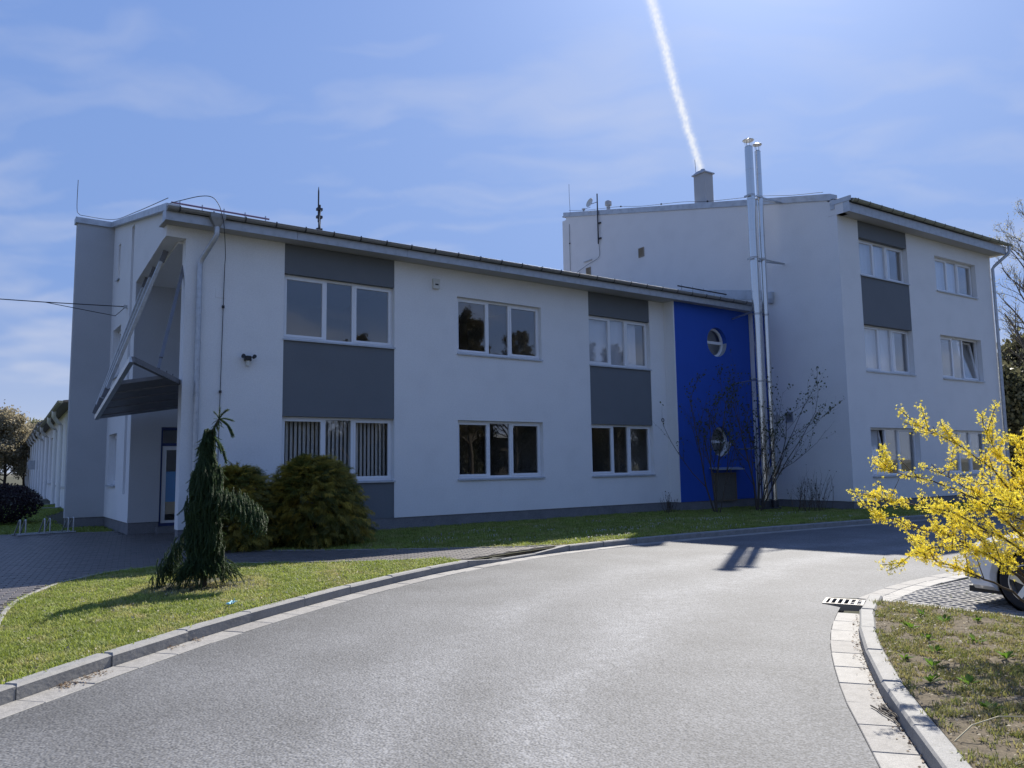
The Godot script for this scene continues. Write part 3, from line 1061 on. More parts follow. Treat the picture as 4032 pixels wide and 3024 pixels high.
	blue_bay(o, bx + 0.05, bw - 0.05, top)
	slab_part("plinth", Vector3(bx + 0.02, -0.1, 0.0), Vector3(bx + bw, 0.29, 0.425), M.plinth, o)
	# eave: soffit, fascia, gutter, roof; it splays out a little towards the tall block
	var ex0 := -0.10
	var ex1: float = X.call(23.96)
	var splay := 0.0185
	var z_e := 0.43
	var E := Basis(Vector3.UP, -splay)
	var z_r := z_e + (ex1 - ex0) * splay
	var sf := MB.new()
	sf.hexa([Vector3(ex0, top, z_e), Vector3(ex1, top, z_r), Vector3(ex1, top, -0.3), Vector3(ex0, top, -0.3), Vector3(ex0, top + 0.03, z_e), Vector3(ex1, top + 0.03, z_r), Vector3(ex1, top + 0.03, -0.3), Vector3(ex0, top + 0.03, -0.3)])
	part("eave_soffit", sf, M.soffit, o)
	var le := (ex1 - ex0) / cos(splay)
	var fx := 0.0
	while fx < le - 0.1:
		var e := minf(fx + 2.98, le)
		var fp := MB.new()
		fp.box(Vector3(fx, top - 0.012, 0.001), Vector3(e - 0.008, top + 0.19, 0.014))
		fp.box(Vector3(fx, top - 0.018, 0.001), Vector3(e - 0.008, top - 0.0121, 0.022))
		part("fascia_panel", fp, M.zinc, o, Vector3(ex0, 0, z_e), E)
		fx += 2.98
	var sidecap := MB.new()
	sidecap.box(Vector3(ex0 - 0.012, top - 0.012, 0.10), Vector3(ex0, top + 0.24, z_e + 0.014))
	part("eave_end", sidecap, M.zinc, o)
	var gr := 0.075
	var gut := part("gutter", half_gutter(le, gr), M.gutter, o, Vector3(ex0, top + 0.262, z_e + 0.022 + gr), E)
	var gb := gutter_bracket(gr)
	var x := 0.25
	while x < le:
		part("bracket", gb, M.dark_metal, gut, Vector3(x, 0, 0))
		x += 0.72
	part("roof", wavy_roof(le, 0.06, top + 0.285, -7.7, 9.12, 0.30, 0.018), M.roof, o, Vector3(ex0, 0, z_e), E)
	# verge flashing in lapped lengths
	for k in 9:
		var z0 := 0.47 - k * 0.862
		var z1 := z0 - 0.875
		var ya := 7.46 + (0.49 - z0) * 0.2125
		var yb := 7.46 + (0.49 - z1) * 0.2125
		var t := -0.014 - 0.003 * (k % 2)
		var f := MB.new()
		f.hexa([Vector3(ex0 + t, ya - 0.10, z0), Vector3(ex0 + 0.28, ya - 0.10, z0), Vector3(ex0 + 0.28, yb - 0.10, z1), Vector3(ex0 + t, yb - 0.10, z1),
			Vector3(ex0 + t, ya + 0.06, z0), Vector3(ex0 + 0.28, ya + 0.06, z0), Vector3(ex0 + 0.28, yb + 0.06, z1), Vector3(ex0 + t, yb + 0.06, z1)])
		part("verge_flashing", f, M.flash, o)
	# wedge of side wall between the eave and the verge
	var wd := MB.new()
	wd.hexa([Vector3(0, top + 0.03, 0.40), Vector3(0.3, top + 0.03, 0.40), Vector3(0.3, top + 0.03, -0.32), Vector3(0, top + 0.03, -0.32),
		Vector3(0, 7.40, 0.40), Vector3(0.3, 7.40, 0.40), Vector3(0.3, 7.53, -0.32), Vector3(0, 7.53, -0.32)])
	part("side_wall", wd, M.white, o)
	# funnel and downpipe
	var fun := MB.new()
	var fx1: float = X.call(4.66)
	var zf := z_e + 0.045
	fun.hexa([Vector3(fx1 - 0.06, 7.14, zf + 0.11), Vector3(fx1 + 0.06, 7.14, zf + 0.11), Vector3(fx1 + 0.06, 7.14, zf), Vector3(fx1 - 0.06, 7.14, zf),
		Vector3(fx1 - 0.17, 7.34, zf + 0.16), Vector3(fx1 + 0.17, 7.34, zf + 0.16), Vector3(fx1 + 0.17, 7.34, zf), Vector3(fx1 - 0.17, 7.34, zf)])
	fun.box(Vector3(fx1 - 0.17, 7.341, zf), Vector3(fx1 + 0.17, 7.44, zf + 0.16))
	part("rain_funnel", fun, M.gutter, o)
	downpipe("downpipe", [Vector3(fx1, 7.17, zf + 0.05), Vector3(fx1, 6.98, zf + 0.05), Vector3(fx1 - 0.03, 6.88, zf), Vector3(fx1 - 0.22, 6.45, 0.17), Vector3(fx1 - 0.25, 6.32, 0.10), Vector3(fx1 - 0.25, 0.1, 0.10)], 0.062, M.pipe, o,
		[Vector3(fx1 - 0.25, 5.55, 0.1), Vector3(fx1 - 0.25, 4.5, 0.1), Vector3(fx1 - 0.25, 3.3, 0.1), Vector3(fx1 - 0.25, 1.6, 0.1)])
	# vent stub on the strip beside the bay, service flap
	var hole := MB.new()
	hole.lathe([Vector2(0.0, -0.02), Vector2(0.055, -0.02), Vector2(0.07, 0.0), Vector2(0.07, 0.012), Vector2(0.05, 0.012), Vector2(0.05, -0.01), Vector2(0.0, -0.01)], 16, Vector3.ZERO, Basis(Vector3.RIGHT, PI / 2))
	part("vent_stub", hole, M.dark_metal, o, Vector3(X.call(19.66), 3.07, 0.004))
	var flap := MB.new()
	flap.cbox(Vector3.ZERO, Vector3(0.24, 0.012, 0.22), 0.004)
	part("service_flap", flap, M.white, o, Vector3(X.call(4.92), 5.72, 0.004), Basis(Vector3.RIGHT, PI / 2))

func door(o: Node, at: Vector3) -> void:
	var f := MB.new()
	ring(f, 0.0, 0.0, 1.12, 2.59, 0.075, -0.24, -0.16)
	f.box(Vector3(0.075, 2.10, -0.24), Vector3(1.045, 2.17, -0.16))
	var d := part("entrance_door", f, M.blue_dark, o, at)
	var l := MB.new()
	ring(l, 0.08, 0.04, 1.04, 2.09, 0.10, -0.23, -0.175)
	part("leaf", l, M.pvc, d)
	part("pane", pane_mesh(0.77, 1.85), M.glass, d, Vector3(0.175, 0.135, -0.20))
	part("pane", pane_mesh(0.95, 0.33), M.glass, d, Vector3(0.085, 2.175, -0.20))
	# flat panels behind the glass: blue above tan
	var ps := MB.new()
	ps.box(Vector3(0.19, 0.62, -0.262), Vector3(0.93, 1.42, -0.256))
	var blue_panel := part("blue_panel", ps, plain(lin(0.06, 0.30, 0.62), 0.6), d)
	ps = MB.new()
	ps.box(Vector3(0.19, 0.30, -0.262), Vector3(0.93, 0.618, -0.256))
	part("tan_panel", ps, plain(lin(0.45, 0.36, 0.22), 0.6), d)
	var h := MB.new()
	h.tube([Vector3(0.96, 1.0, -0.17), Vector3(0.96, 1.0, -0.12), Vector3(0.86, 1.0, -0.12)], [0.011, 0.011, 0.011], 8)
	part("handle", h, M.galv, d)

func blue_bay(o: Node, x0: float, w: float, top: float) -> void:
	# face in its own axes with two round holes
	var cx := 22.13 - 3.69 - x0
	var b := MB.new()
	var z := 0.45
	var r := 0.53
	var n := 40
	var ys := [0.29, 4.1, top]
	var cys := [2.34, 5.91]
	for k in 2:
		var y0: float = ys[k]
		var y1: float = ys[k + 1]
		var c := Vector3(x0 + cx, cys[k], z)
		# a ring of quads from the circle out to the rectangle
		var corners := [Vector3(x0 + w, y0, z), Vector3(x0 + w, y1, z), Vector3(x0, y1, z), Vector3(x0, y0, z)]
		var border := func(a: float) -> Vector3:
			var d := Vector2(cos(a), sin(a))
			var t := 1e9
			if d.x > 1e-6: t = minf(t, (x0 + w - c.x) / d.x)
			if d.x < -1e-6: t = minf(t, (x0 - c.x) / d.x)
			if d.y > 1e-6: t = minf(t, (y1 - c.y) / d.y)
			if d.y < -1e-6: t = minf(t, (y0 - c.y) / d.y)
			return c + Vector3(d.x, d.y, 0) * t
		var angles := []
		for q in n: angles.append(TAU * q / n)
		for q in corners:
			angles.append(fposmod(atan2(q.y - c.y, q.x - c.x), TAU))
		angles.sort()
		for q in angles.size():
			var a: float = angles[q]
			var e: float = angles[(q + 1) % angles.size()]
			if q == angles.size() - 1: e += TAU
			if e - a < 1e-5: continue
			var pa := c + Vector3(cos(a), sin(a), 0) * r
			var pe := c + Vector3(cos(e), sin(e), 0) * r
			b.quad(pa, border.call(a), border.call(e), pe)
	part("bay_face", b, M.blue, o)
	for k in 2:
		var c := Vector3(x0 + cx, cys[k], z)
		var f := MB.new()
		f.lathe([Vector2(r, -0.04), Vector2(r, 0.03), Vector2(r - 0.075, 0.03), Vector2(r - 0.075, -0.04)], n, Vector3(0, 0, -0.2), Basis(Vector3.RIGHT, PI / 2))
		f.box(Vector3(-r + 0.03, -0.05, -0.24), Vector3(r - 0.03, 0.05, -0.165))
		var win := part("round_window", f, M.pvc, o, c)
		var up := MB.new()
		var dn := MB.new()
		for q in n:
			var a := TAU * q / n
			var e := TAU * (q + 1) / n
			(up if q < n / 2 else dn).quad(Vector3(cos(a), sin(a), 0) * (r + 0.001), Vector3(cos(e), sin(e), 0) * (r + 0.001), Vector3(cos(e), sin(e), 0) * (r + 0.001) + Vector3(0, 0, -0.21), Vector3(cos(a), sin(a), 0) * (r + 0.001) + Vector3(0, 0, -0.21))
		part("reveal", up, M.blue, win)
		part("reveal", dn, M.zinc, win)
		var g := MB.new()
		for zz in [-0.20, -0.204, -0.22]:
			for q in range(1, n - 1):
				var p := func(s: int) -> Vector3: return Vector3(cos(TAU * s / n), sin(TAU * s / n), 0) * (r - 0.07) + Vector3(0, 0, zz)
				g.tri(p.call(0), p.call(q), p.call(q + 1))
		part("pane", g, M.glass, win)
	slab_part("bay_lining", Vector3(x0, 0.25, -0.34), Vector3(x0 + w, top, -0.32), M.inside, o)
	# access hatch low in the bay, with its little hood
	var hx0 := 21.62 - 3.69
	var f2 := MB.new()
	ring(f2, 0.0, 0.0, 1.2, 1.0, 0.05, 0.0, 0.05)
	var hatch := part("access_hatch", f2, M.wood, o, Vector3(hx0, 0.24, z + 0.002))
	var le := MB.new()
	le.box(Vector3(0.05, 0.05, 0.004), Vector3(1.15, 0.95, 0.03))
	part("hatch_board", le, M.board, hatch)
	var hood := MB.new()
	hood.hexa([Vector3(-0.2, 1.10, 0.28), Vector3(1.4, 1.10, 0.28), Vector3(1.4, 1.16, 0.0), Vector3(-0.2, 1.16, 0.0), Vector3(-0.2, 1.13, 0.28), Vector3(1.4, 1.13, 0.28), Vector3(1.4, 1.19, 0.0), Vector3(-0.2, 1.19, 0.0)])
	part("hood", hood, M.zinc, hatch)

# ---------------------------------------------------------------- the tall block
const TALL_AT := Vector3(23.84, 0, -14.07)
const TALL_TURN := -0.04712

func tall_block() -> void:
	var o := thing("office_block", "three storey white office block with sloping roof behind the steel flues", "building", TALL_AT, TALL_TURN)
	var L := 10.30
	var D := 15.0
	var soff := 9.87
	var c0 := 1.16
	var c1 := 4.15
	var d0 := 6.03
	var d1 := 9.05
	part("front_wall", wall_mesh(L, 0.27, soff, soff, 0.32, [[c0, 4.63, c1, soff], [c0, 1.07, c1, 2.70], [d0, 7.96, d1, 9.31], [d0, 4.62, d1, 6.26], [d0, 1.04, d1, 2.67]]), M.white, o)
	slab_part("panel", Vector3(c0 + 0.002, 6.25, -0.30), Vector3(c1 - 0.002, 7.96, -0.016), M.grey, o)
	slab_part("panel", Vector3(c0 + 0.002, 9.29, -0.30), Vector3(c1 - 0.002, soff, -0.016), M.grey, o)
	var w := c1 - c0
	window(o, Vector3(c0, 7.96, -0.016), w, 1.33, {"drape": [0.02, 0.80], "inset": 0.17})
	window(o, Vector3(c0, 4.63, -0.016), w, 1.62, {"drape": [0.02, 0.80], "inset": 0.17})
	window(o, Vector3(c0, 1.07, 0), w, 1.63, {"tilt": 0, "inset": 0.17, "drape": [0.0, 0.3]})
	window(o, Vector3(d0, 7.96, 0), w, 1.35, {"drape": [0.02, 0.78], "inset": 0.17})
	window(o, Vector3(d0, 4.62, 0), w, 1.64, {"tilt": 2, "inset": 0.17})
	window(o, Vector3(d0, 1.04, 0), w, 1.63, {"inset": 0.17, "drape": [0.0, 0.35]})
	# side wall towards the low wing, under the slope of the roof
	var side := Basis(Vector3(0, 0, 1), Vector3.UP, Vector3(-1, 0, 0))
	var slope := 0.2447
	var y_front := 10.40
	part("side_wall", wall_mesh(D - 0.32, 0.27, y_front + slope * D, y_front + slope * 0.32, 0.32, [[D - 13.6, 11.42, D - 13.02, 12.68]]), M.white, o, Vector3(0, 0, -D), side)
	slab_part("side_wall", Vector3(0, soff, -0.32), Vector3(0.32, y_front, -0.051), M.white, o)
	window(o, Vector3(0, 11.42, -13.6), 0.58, 1.26, {"turn": side, "splits": [], "inset": 0.2})
	slab_part("side_wall_far", Vector3(L - 0.3, 0, -D), Vector3(L, soff, -0.32), M.white, o)
	slab_part("back_wall", Vector3(0, 0, -D - 0.3), Vector3(L, 13.9, -D), M.white, o)
	slab_part("plinth", Vector3(0.025, -0.15, -0.3), Vector3(L - 0.02, 0.27, -0.025), M.plinth, o)
	slab_part("plinth", Vector3(0.025, -0.15, -D), Vector3(0.3, 0.27, -0.3), M.plinth, o)
	# inside: floors, and a back partition placed to block light
	for y in [0.05, 3.35, 6.55]:
		slab_part("floor_slab", Vector3(0.33, y, -5.0), Vector3(L - 0.3, y + 0.28, -0.33), M.inside, o)
	slab_part("ceiling", Vector3(0.33, 9.9, -D), Vector3(L - 0.3, 10.0, -0.33), M.inside, o)
	slab_part("partition", Vector3(0.33, 0, -5.2), Vector3(L - 0.3, 10.0, -5.0), M.inside, o)
	slab_part("partition", Vector3(5.0, 0, -5.0), Vector3(5.1, 9.9, -0.34), M.inside, o)
	# eave
	var z1 := 0.47
	var ex1 := L + 0.42
	slab_part("eave_soffit", Vector3(0, soff, -0.32), Vector3(ex1, soff + 0.03, z1), M.soffit, o)
	var fx := 0.0
	while fx < ex1 - 0.1:
		var e := minf(fx + 2.2, ex1)
		slab_part("fascia_panel", Vector3(fx, soff - 0.01, z1), Vector3(e - 0.006, soff + 0.30, z1 + 0.015), M.zinc, o)
		fx += 2.2
	# stepped end of the eave box beside the side wall
	slab_part("eave_end", Vector3(-0.012, soff, 0.26), Vector3(0.0, soff + 0.36, z1 + 0.015), M.flash, o)
	slab_part("eave_end", Vector3(-0.03, soff + 0.36, -0.22), Vector3(0.02, soff + 0.52, z1 + 0.08), M.flash, o)
	slab_part("eave_end", Vector3(-0.012, soff + 0.0, -0.05), Vector3(0.3, soff + 0.36, 0.255), M.white, o)
	var gr := 0.085
	var gut := part("gutter", half_gutter(ex1 + 0.1, gr), M.gutter_moss, o, Vector3(0.06, soff + 0.40, z1 + gr + 0.02))
	var gb := gutter_bracket(gr)
	var x := 0.2
	while x < ex1 + 0.05:
		part("bracket", gb, M.dark_metal, gut, Vector3(x, 0, 0))
		x += 0.68
	part("roof", wavy_roof(ex1, z1 + 0.09, soff + 0.42, -D - 0.3, soff + 0.42 + slope * (D + 0.3 + z1 + 0.09), 0.33, 0.03), M.roof, o)
	# verge flashing in lengths
	for k in 7:
		var za := -0.18 - k * 2.14
		var zb := maxf(za - 2.15, -D - 0.3)
		var ya := y_front - slope * za
		var yb := y_front - slope * zb
		var t := -0.035 - 0.003 * (k % 2)
		var f := MB.new()
		f.hexa([Vector3(t, ya - 0.02, za), Vector3(0.36, ya - 0.02, za), Vector3(0.36, yb - 0.02, zb), Vector3(t, yb - 0.02, zb),
			Vector3(t, ya + 0.21, za), Vector3(0.36, ya + 0.23, za), Vector3(0.36, yb + 0.23, zb), Vector3(t, yb + 0.21, zb)])
		part("verge_flashing", f, M.flash, o)
	slab_part("corner_flashing", Vector3(-0.02, soff + 0.22, -0.22), Vector3(0.0, soff + 0.55, -0.06), M.flash, o)
	# chimney
	var ch := MB.new()
	ch.box(Vector3(0.30, 11.4, -6.62), Vector3(0.78, 13.45, -6.02))
	var chim := part("chimney", ch, M.mid, o)
	var cp := MB.new()
	cp.box(Vector3(0.24, 13.45, -6.68), Vector3(0.84, 13.50, -5.96))
	cp.hexa([Vector3(0.26, 13.501, -5.98), Vector3(0.82, 13.501, -5.98), Vector3(0.82, 13.501, -6.66), Vector3(0.26, 13.501, -6.66), Vector3(0.30, 13.60, -6.22), Vector3(0.78, 13.60, -6.22), Vector3(0.78, 13.60, -6.42), Vector3(0.30, 13.60, -6.42)])
	cp.lathe([Vector2(0.11, 0), Vector2(0.09, 0.11), Vector2(0.06, 0.12), Vector2(0.0, 0.12)], 14, Vector3(0.54, 13.60, -6.32))
	part("chimney_cap", cp, M.zinc, chim)
	# grilles in the side wall
	for g in [[-9.58, 10.9, 0.36, 0.42], [-13.3, 10.85, 0.36, 0.42]]:
		grille(o, Vector3(0, g[1], g[0]), g[2], g[3], M.vent)
	grille(o, Vector3(0, 3.16, -2.30), 0.32, 0.36, M.zinc)
	grille(o, Vector3(0, 3.16, -2.82), 0.32, 0.30, M.white)
	# small roof vents behind the verge
	var v1 := MB.new()
	v1.lathe([Vector2(0.05, 0), Vector2(0.05, 0.28), Vector2(0.09, 0.29), Vector2(0.09, 0.33), Vector2(0.0, 0.36)], 12)
	part("roof_vent", v1, M.zinc, o, Vector3(0.35, 13.92, -14.0))
	var v2 := MB.new()
	v2.lathe([Vector2(0.09, 0), Vector2(0.09, 0.42), Vector2(0.16, 0.44), Vector2(0.16, 0.62), Vector2(0.12, 0.66), Vector2(0.0, 0.66)], 14)
	part("roof_vent", v2, M.mid, o, Vector3(0.5, 13.5, -12.3))
	# hopper where the low wing's gutter meets this wall
	var hp := MB.new()
	hp.box(Vector3(-0.16, 7.60, -2.96), Vector3(-0.004, 7.74, -2.68))
	hp.hexa([Vector3(-0.13, 7.34, -2.72), Vector3(-0.004, 7.34, -2.72), Vector3(-0.004, 7.34, -2.92), Vector3(-0.13, 7.34, -2.92), Vector3(-0.16, 7.5, -2.68), Vector3(-0.004, 7.5, -2.68), Vector3(-0.004, 7.5, -2.96), Vector3(-0.16, 7.5, -2.96)])
	hp.box(Vector3(-0.16, 7.5, -2.96), Vector3(-0.004, 7.598, -2.68))
	part("rain_hopper", hp, M.flash, o)
	# flashing where the low roof meets the wall
	var fl := MB.new()
	fl.hexa([Vector3(-0.02, 7.55, -3.25), Vector3(-0.002, 7.55, -3.25), Vector3(-0.002, 9.25, -11.4), Vector3(-0.02, 9.25, -11.4), Vector3(-0.02, 7.92, -3.25), Vector3(-0.002, 7.92, -3.25), Vector3(-0.002, 9.62, -11.4), Vector3(-0.02, 9.62, -11.4)])
	part("roof_flashing", fl, M.flash, o)
	downpipe("downpipe", [Vector3(ex1 + 0.0, 10.2, z1 + 0.1), Vector3(ex1 + 0.0, 10.0, z1 + 0.1), Vector3(ex1 - 0.06, 9.86, z1 + 0.06), Vector3(L + 0.05, 9.42, 0.14), Vector3(L - 0.02, 9.3, 0.09), Vector3(L - 0.02, 0.1, 0.09)], 0.06, M.pipe, o,
		[Vector3(L - 0.02, 8.9, 0.09), Vector3(L - 0.02, 7.2, 0.09), Vector3(L - 0.02, 5.5, 0.09), Vector3(L - 0.02, 4.0, 0.09), Vector3(L - 0.02, 2.4, 0.09)])

func grille(o: Node, at: Vector3, w: float, h: float, m: Material) -> void:
	var f := MB.new()
	f.box(Vector3(-0.03, -h / 2, -w / 2), Vector3(0.0, -h / 2 + 0.035, w / 2))
	f.box(Vector3(-0.03, h / 2 - 0.035, -w / 2), Vector3(0.0, h / 2, w / 2))
	f.box(Vector3(-0.03, -h / 2 + 0.035, -w / 2), Vector3(0.0, h / 2 - 0.035, -w / 2 + 0.035))
	f.box(Vector3(-0.03, -h / 2 + 0.035, w / 2 - 0.035), Vector3(0.0, h / 2 - 0.035, w / 2))
	f.box(Vector3(-0.006, -h / 2 + 0.035, -w / 2 + 0.035), Vector3(-0.002, h / 2 - 0.035, w / 2 - 0.035))
	var g := part("wall_grille", f, m, o, at)
	for k in 6:
		var s := MB.new()
		var y := -h / 2 + 0.05 + (h - 0.10) * (k + 0.5) / 6.0
		s.obox(Vector3(-0.017, y, 0), Vector3(0.004, 0.05, w - 0.07), Basis(Vector3(0, 0, 1), 0.6))
		part("louvre", s, m, g)

# ---------------------------------------------------------------- things on and by the buildings
func flue(at: Vector3, r: float, top: float, label: String, bands: Array) -> void:
	var o := thing("steel_flue", label, "flue", at, 0.0, "steel flues beside the blue bay")
	var s := 0.0
	var y := 0.30
	var k := 0
	var cuts := bands.duplicate()
	cuts.append(top - 0.34)
	for e in cuts:
		var b := MB.new()
		b.lathe([Vector2(r, y), Vector2(r, e - 0.012), Vector2(r + 0.006, e - 0.011), Vector2(r + 0.006, e - 0.001), Vector2(r, e)], 28)
		part("pipe_section", b, M.steel, o)
		y = e
	var f := MB.new()
	f.lathe([Vector2(r + 0.10, -0.1), Vector2(r + 0.10, 0.05), Vector2(r + 0.02, 0.06), Vector2(r + 0.02, 0.30), Vector2(0, 0.30)], 20)
	part("foot", f, M.dark_metal, o)
	var t := MB.new()
	t.lathe([Vector2(r - 0.03, top - 0.34), Vector2(r - 0.03, top - 0.30), Vector2(r - 0.05, top - 0.30)], 20)
	part("collar", t, M.steel_band, o)
	for q in 4:
		var a := TAU * q / 4.0 + 0.5
		var p := MB.new()
		p.bar(Vector3(cos(a) * (r - 0.03), top - 0.32, sin(a) * (r - 0.03)), Vector3(cos(a) * (r + 0.01), top - 0.09, sin(a) * (r + 0.01)), 0.02, 0.004)
		part("cap_leg", p, M.steel_band, o)
	var c := MB.new()
	c.lathe([Vector2(0.0, top - 0.10), Vector2(r + 0.05, top - 0.10), Vector2(r + 0.06, top - 0.085), Vector2(r * 0.5, top - 0.03), Vector2(0.0, top)], 24)
	part("cap", c, M.steel_band, o)
	for h in [1.95, 4.35, 6.7, 8.7, 10.95]:
		var g := MB.new()
		g.lathe([Vector2(r + 0.001, h - 0.035), Vector2(r + 0.008, h - 0.033), Vector2(r + 0.008, h - 0.023), Vector2(r + 0.002, h - 0.022), Vector2(r + 0.002, h + 0.022), Vector2(r + 0.008, h + 0.023), Vector2(r + 0.008, h + 0.033), Vector2(r + 0.001, h + 0.035)], 24)
		part("clamp", g, M.steel_band, o)
	var bx := MB.new()
	bx.box(Vector3(r * 0.3, 1.15, r * 0.75), Vector3(r * 0.3 + 0.16, 1.42, r + 0.09))
	part("cleaning_door", bx, M.steel_band, o)

func flue_brackets() -> void:
	for h in [2.07, 4.45, 6.85]:
		var o := thing("wall_bracket", {2.07: "lowest steel bracket tying the flues to the blue bay", 4.45: "middle steel bracket tying the flues to the blue bay", 6.85: "uppermost steel bracket tying the flues to the blue bay"}[h], "bracket", Vector3(22.4, h, -16.4), 0.0, "brackets of the steel flues")
		var a := MB.new()
		a.bar(Vector3(0.1, 0, -0.12), Vector3(0.65, 0, -1.53), 0.06, 0.05)
		part("arm", a, M.galv, o)
		var b := MB.new()
		b.bar(Vector3(-0.16, 0.0, 0.0), Vector3(0.55, 0.0, 0.0), 0.03, 0.05)
		part("cross_bar", b, M.galv, o, Vector3(0, 0, -0.17))
	for h in [8.66, 10.92]:
		var o := thing("wall_bracket", {8.66: "lower steel stay between the flues and the tall block's side wall", 10.92: "upper steel stay between the flues and the tall block's side wall"}[h], "bracket", Vector3(22.4, h, -16.4), 0.0, "brackets of the steel flues")
		var a := MB.new()
		a.bar(Vector3(0.1, 0, 0.14), Vector3(1.50, 0.0, 0.18), 0.04, 0.04)
		part("arm", a, M.galv, o)
		var b := MB.new()
		b.bar(Vector3(0.1, 0, -0.14), Vector3(1.50, 0.0, 0.14), 0.04, 0.04)
		part("arm", b, M.galv, o)
		var c := MB.new()
		c.box(Vector3(-0.19, -0.03, -0.15), Vector3(-0.16, 0.03, 0.15))
		part("cross_bar", c, M.galv, o)

func canopy() -> void:
	var o := thing("entrance_canopy", "open steel frame canopy with dark boards hung from struts over entrance", "canopy", Vector3(3.69, 0, -18.4))
	var W := Vector3(3.69, 0, -18.4)
	var A := Vector3(2.69, 3.73, -16.1) - W
	var R := Vector3(4.15, 3.60, -18.72) - W
	var L := Vector3(2.86, 2.94, -21.6) - W
	var B := Vector3(4.9, 3.28, -21.6) - W
	var T0 := Vector3(2.80, 3.47, -17.9) - W
	var T1 := Vector3(3.62, 3.63, -17.86) - W
	var f := MB.new()
	f.bar(A, L, 0.09, 0.11)
	part("frame_beam", f, M.galv, o)
	f = MB.new()
	f.bar(A, R, 0.09, 0.11)
	part("frame_beam", f, M.slat, o)
	var n := 9
	for k in n:
		var s := float(k) / n
		var e := float(k + 1) / n - 0.012
		var a0 := T0.lerp(L, s)
		var a1 := T0.lerp(L, e)
		var edge := func(z: float) -> Vector3:
			return T1.lerp(R, (z - T1.z) / (R.z - T1.z)) if z > R.z else R.lerp(B, (z - R.z) / (B.z - R.z))
		var b0: Vector3 = edge.call(a0.z + 0.03)
		var b1: Vector3 = edge.call(a1.z + 0.03)
		var up := Vector3(0, 0.035, 0)
		var d := Vector3(0, -0.03 if k % 2 else -0.045, 0)
		var b := MB.new()
		b.hexa([a0 + d, b0 + d, b1 + d, a1 + d, a0 + up, b0 + up, b1 + up, a1 + up])
		part("board", b, M.slat, o)
	# struts from the soffit down to the outer beam
	var tops := [Vector3(3.86, 6.80, -19.3) - W, Vector3(3.86, 6.66, -20.5) - W, Vector3(3.86, 6.58, -21.4) - W]
	for k in 3:
		var p := A.lerp(L, [0.66, 0.84, 0.985][k]) + Vector3(-0.07, 0.08, 0)
		var t: Vector3 = tops[k]
		var dir := (p - t).normalized()
		var b := MB.new()
		b.bar(t + dir * 0.28, p - dir * 0.22, 0.075, 0.075, Vector3.RIGHT)
		var st := part("strut", b, M.galv, o)
		for e in [[t, t + dir * 0.3], [p - dir * 0.24, p]]:
			var c := MB.new()
			c.bar(e[0], e[1], 0.03, 0.09, Vector3.RIGHT)
			c.bar(e[0] + Vector3(0.03, 0, 0), e[1] + Vector3(0.03, 0, 0), 0.012, 0.10, Vector3.RIGHT)
			part("clevis", c, M.slat, st)
	var t2 := Vector3(4.3, 6.86, -18.95) - W
	var p2 := A.lerp(R, 0.50) + Vector3(0, 0.08, 0)
	var dir2 := (p2 - t2).normalized()
	var b2 := MB.new()
	b2.bar(t2 + dir2 * 0.3, p2 - dir2 * 0.28, 0.07, 0.07, Vector3.RIGHT)
	var st2 := part("strut", b2, M.slat, o)
	for e in [[t2, t2 + dir2 * 0.3], [p2 - dir2 * 0.28, p2]]:
		var c := MB.new()
		c.bar(e[0], e[1], 0.03, 0.06, Vector3.RIGHT)
		part("clevis", c, M.slat, st2)
	for k in 2:
		var b := MB.new()
		b.lathe([Vector2(0.014, 0), Vector2(0.014, 0.07), Vector2(0, 0.07)], 8)
		part("bolt", b, M.slat, o, A.lerp(R, 0.68 + 0.14 * k) + Vector3(0, 0.05, 0))

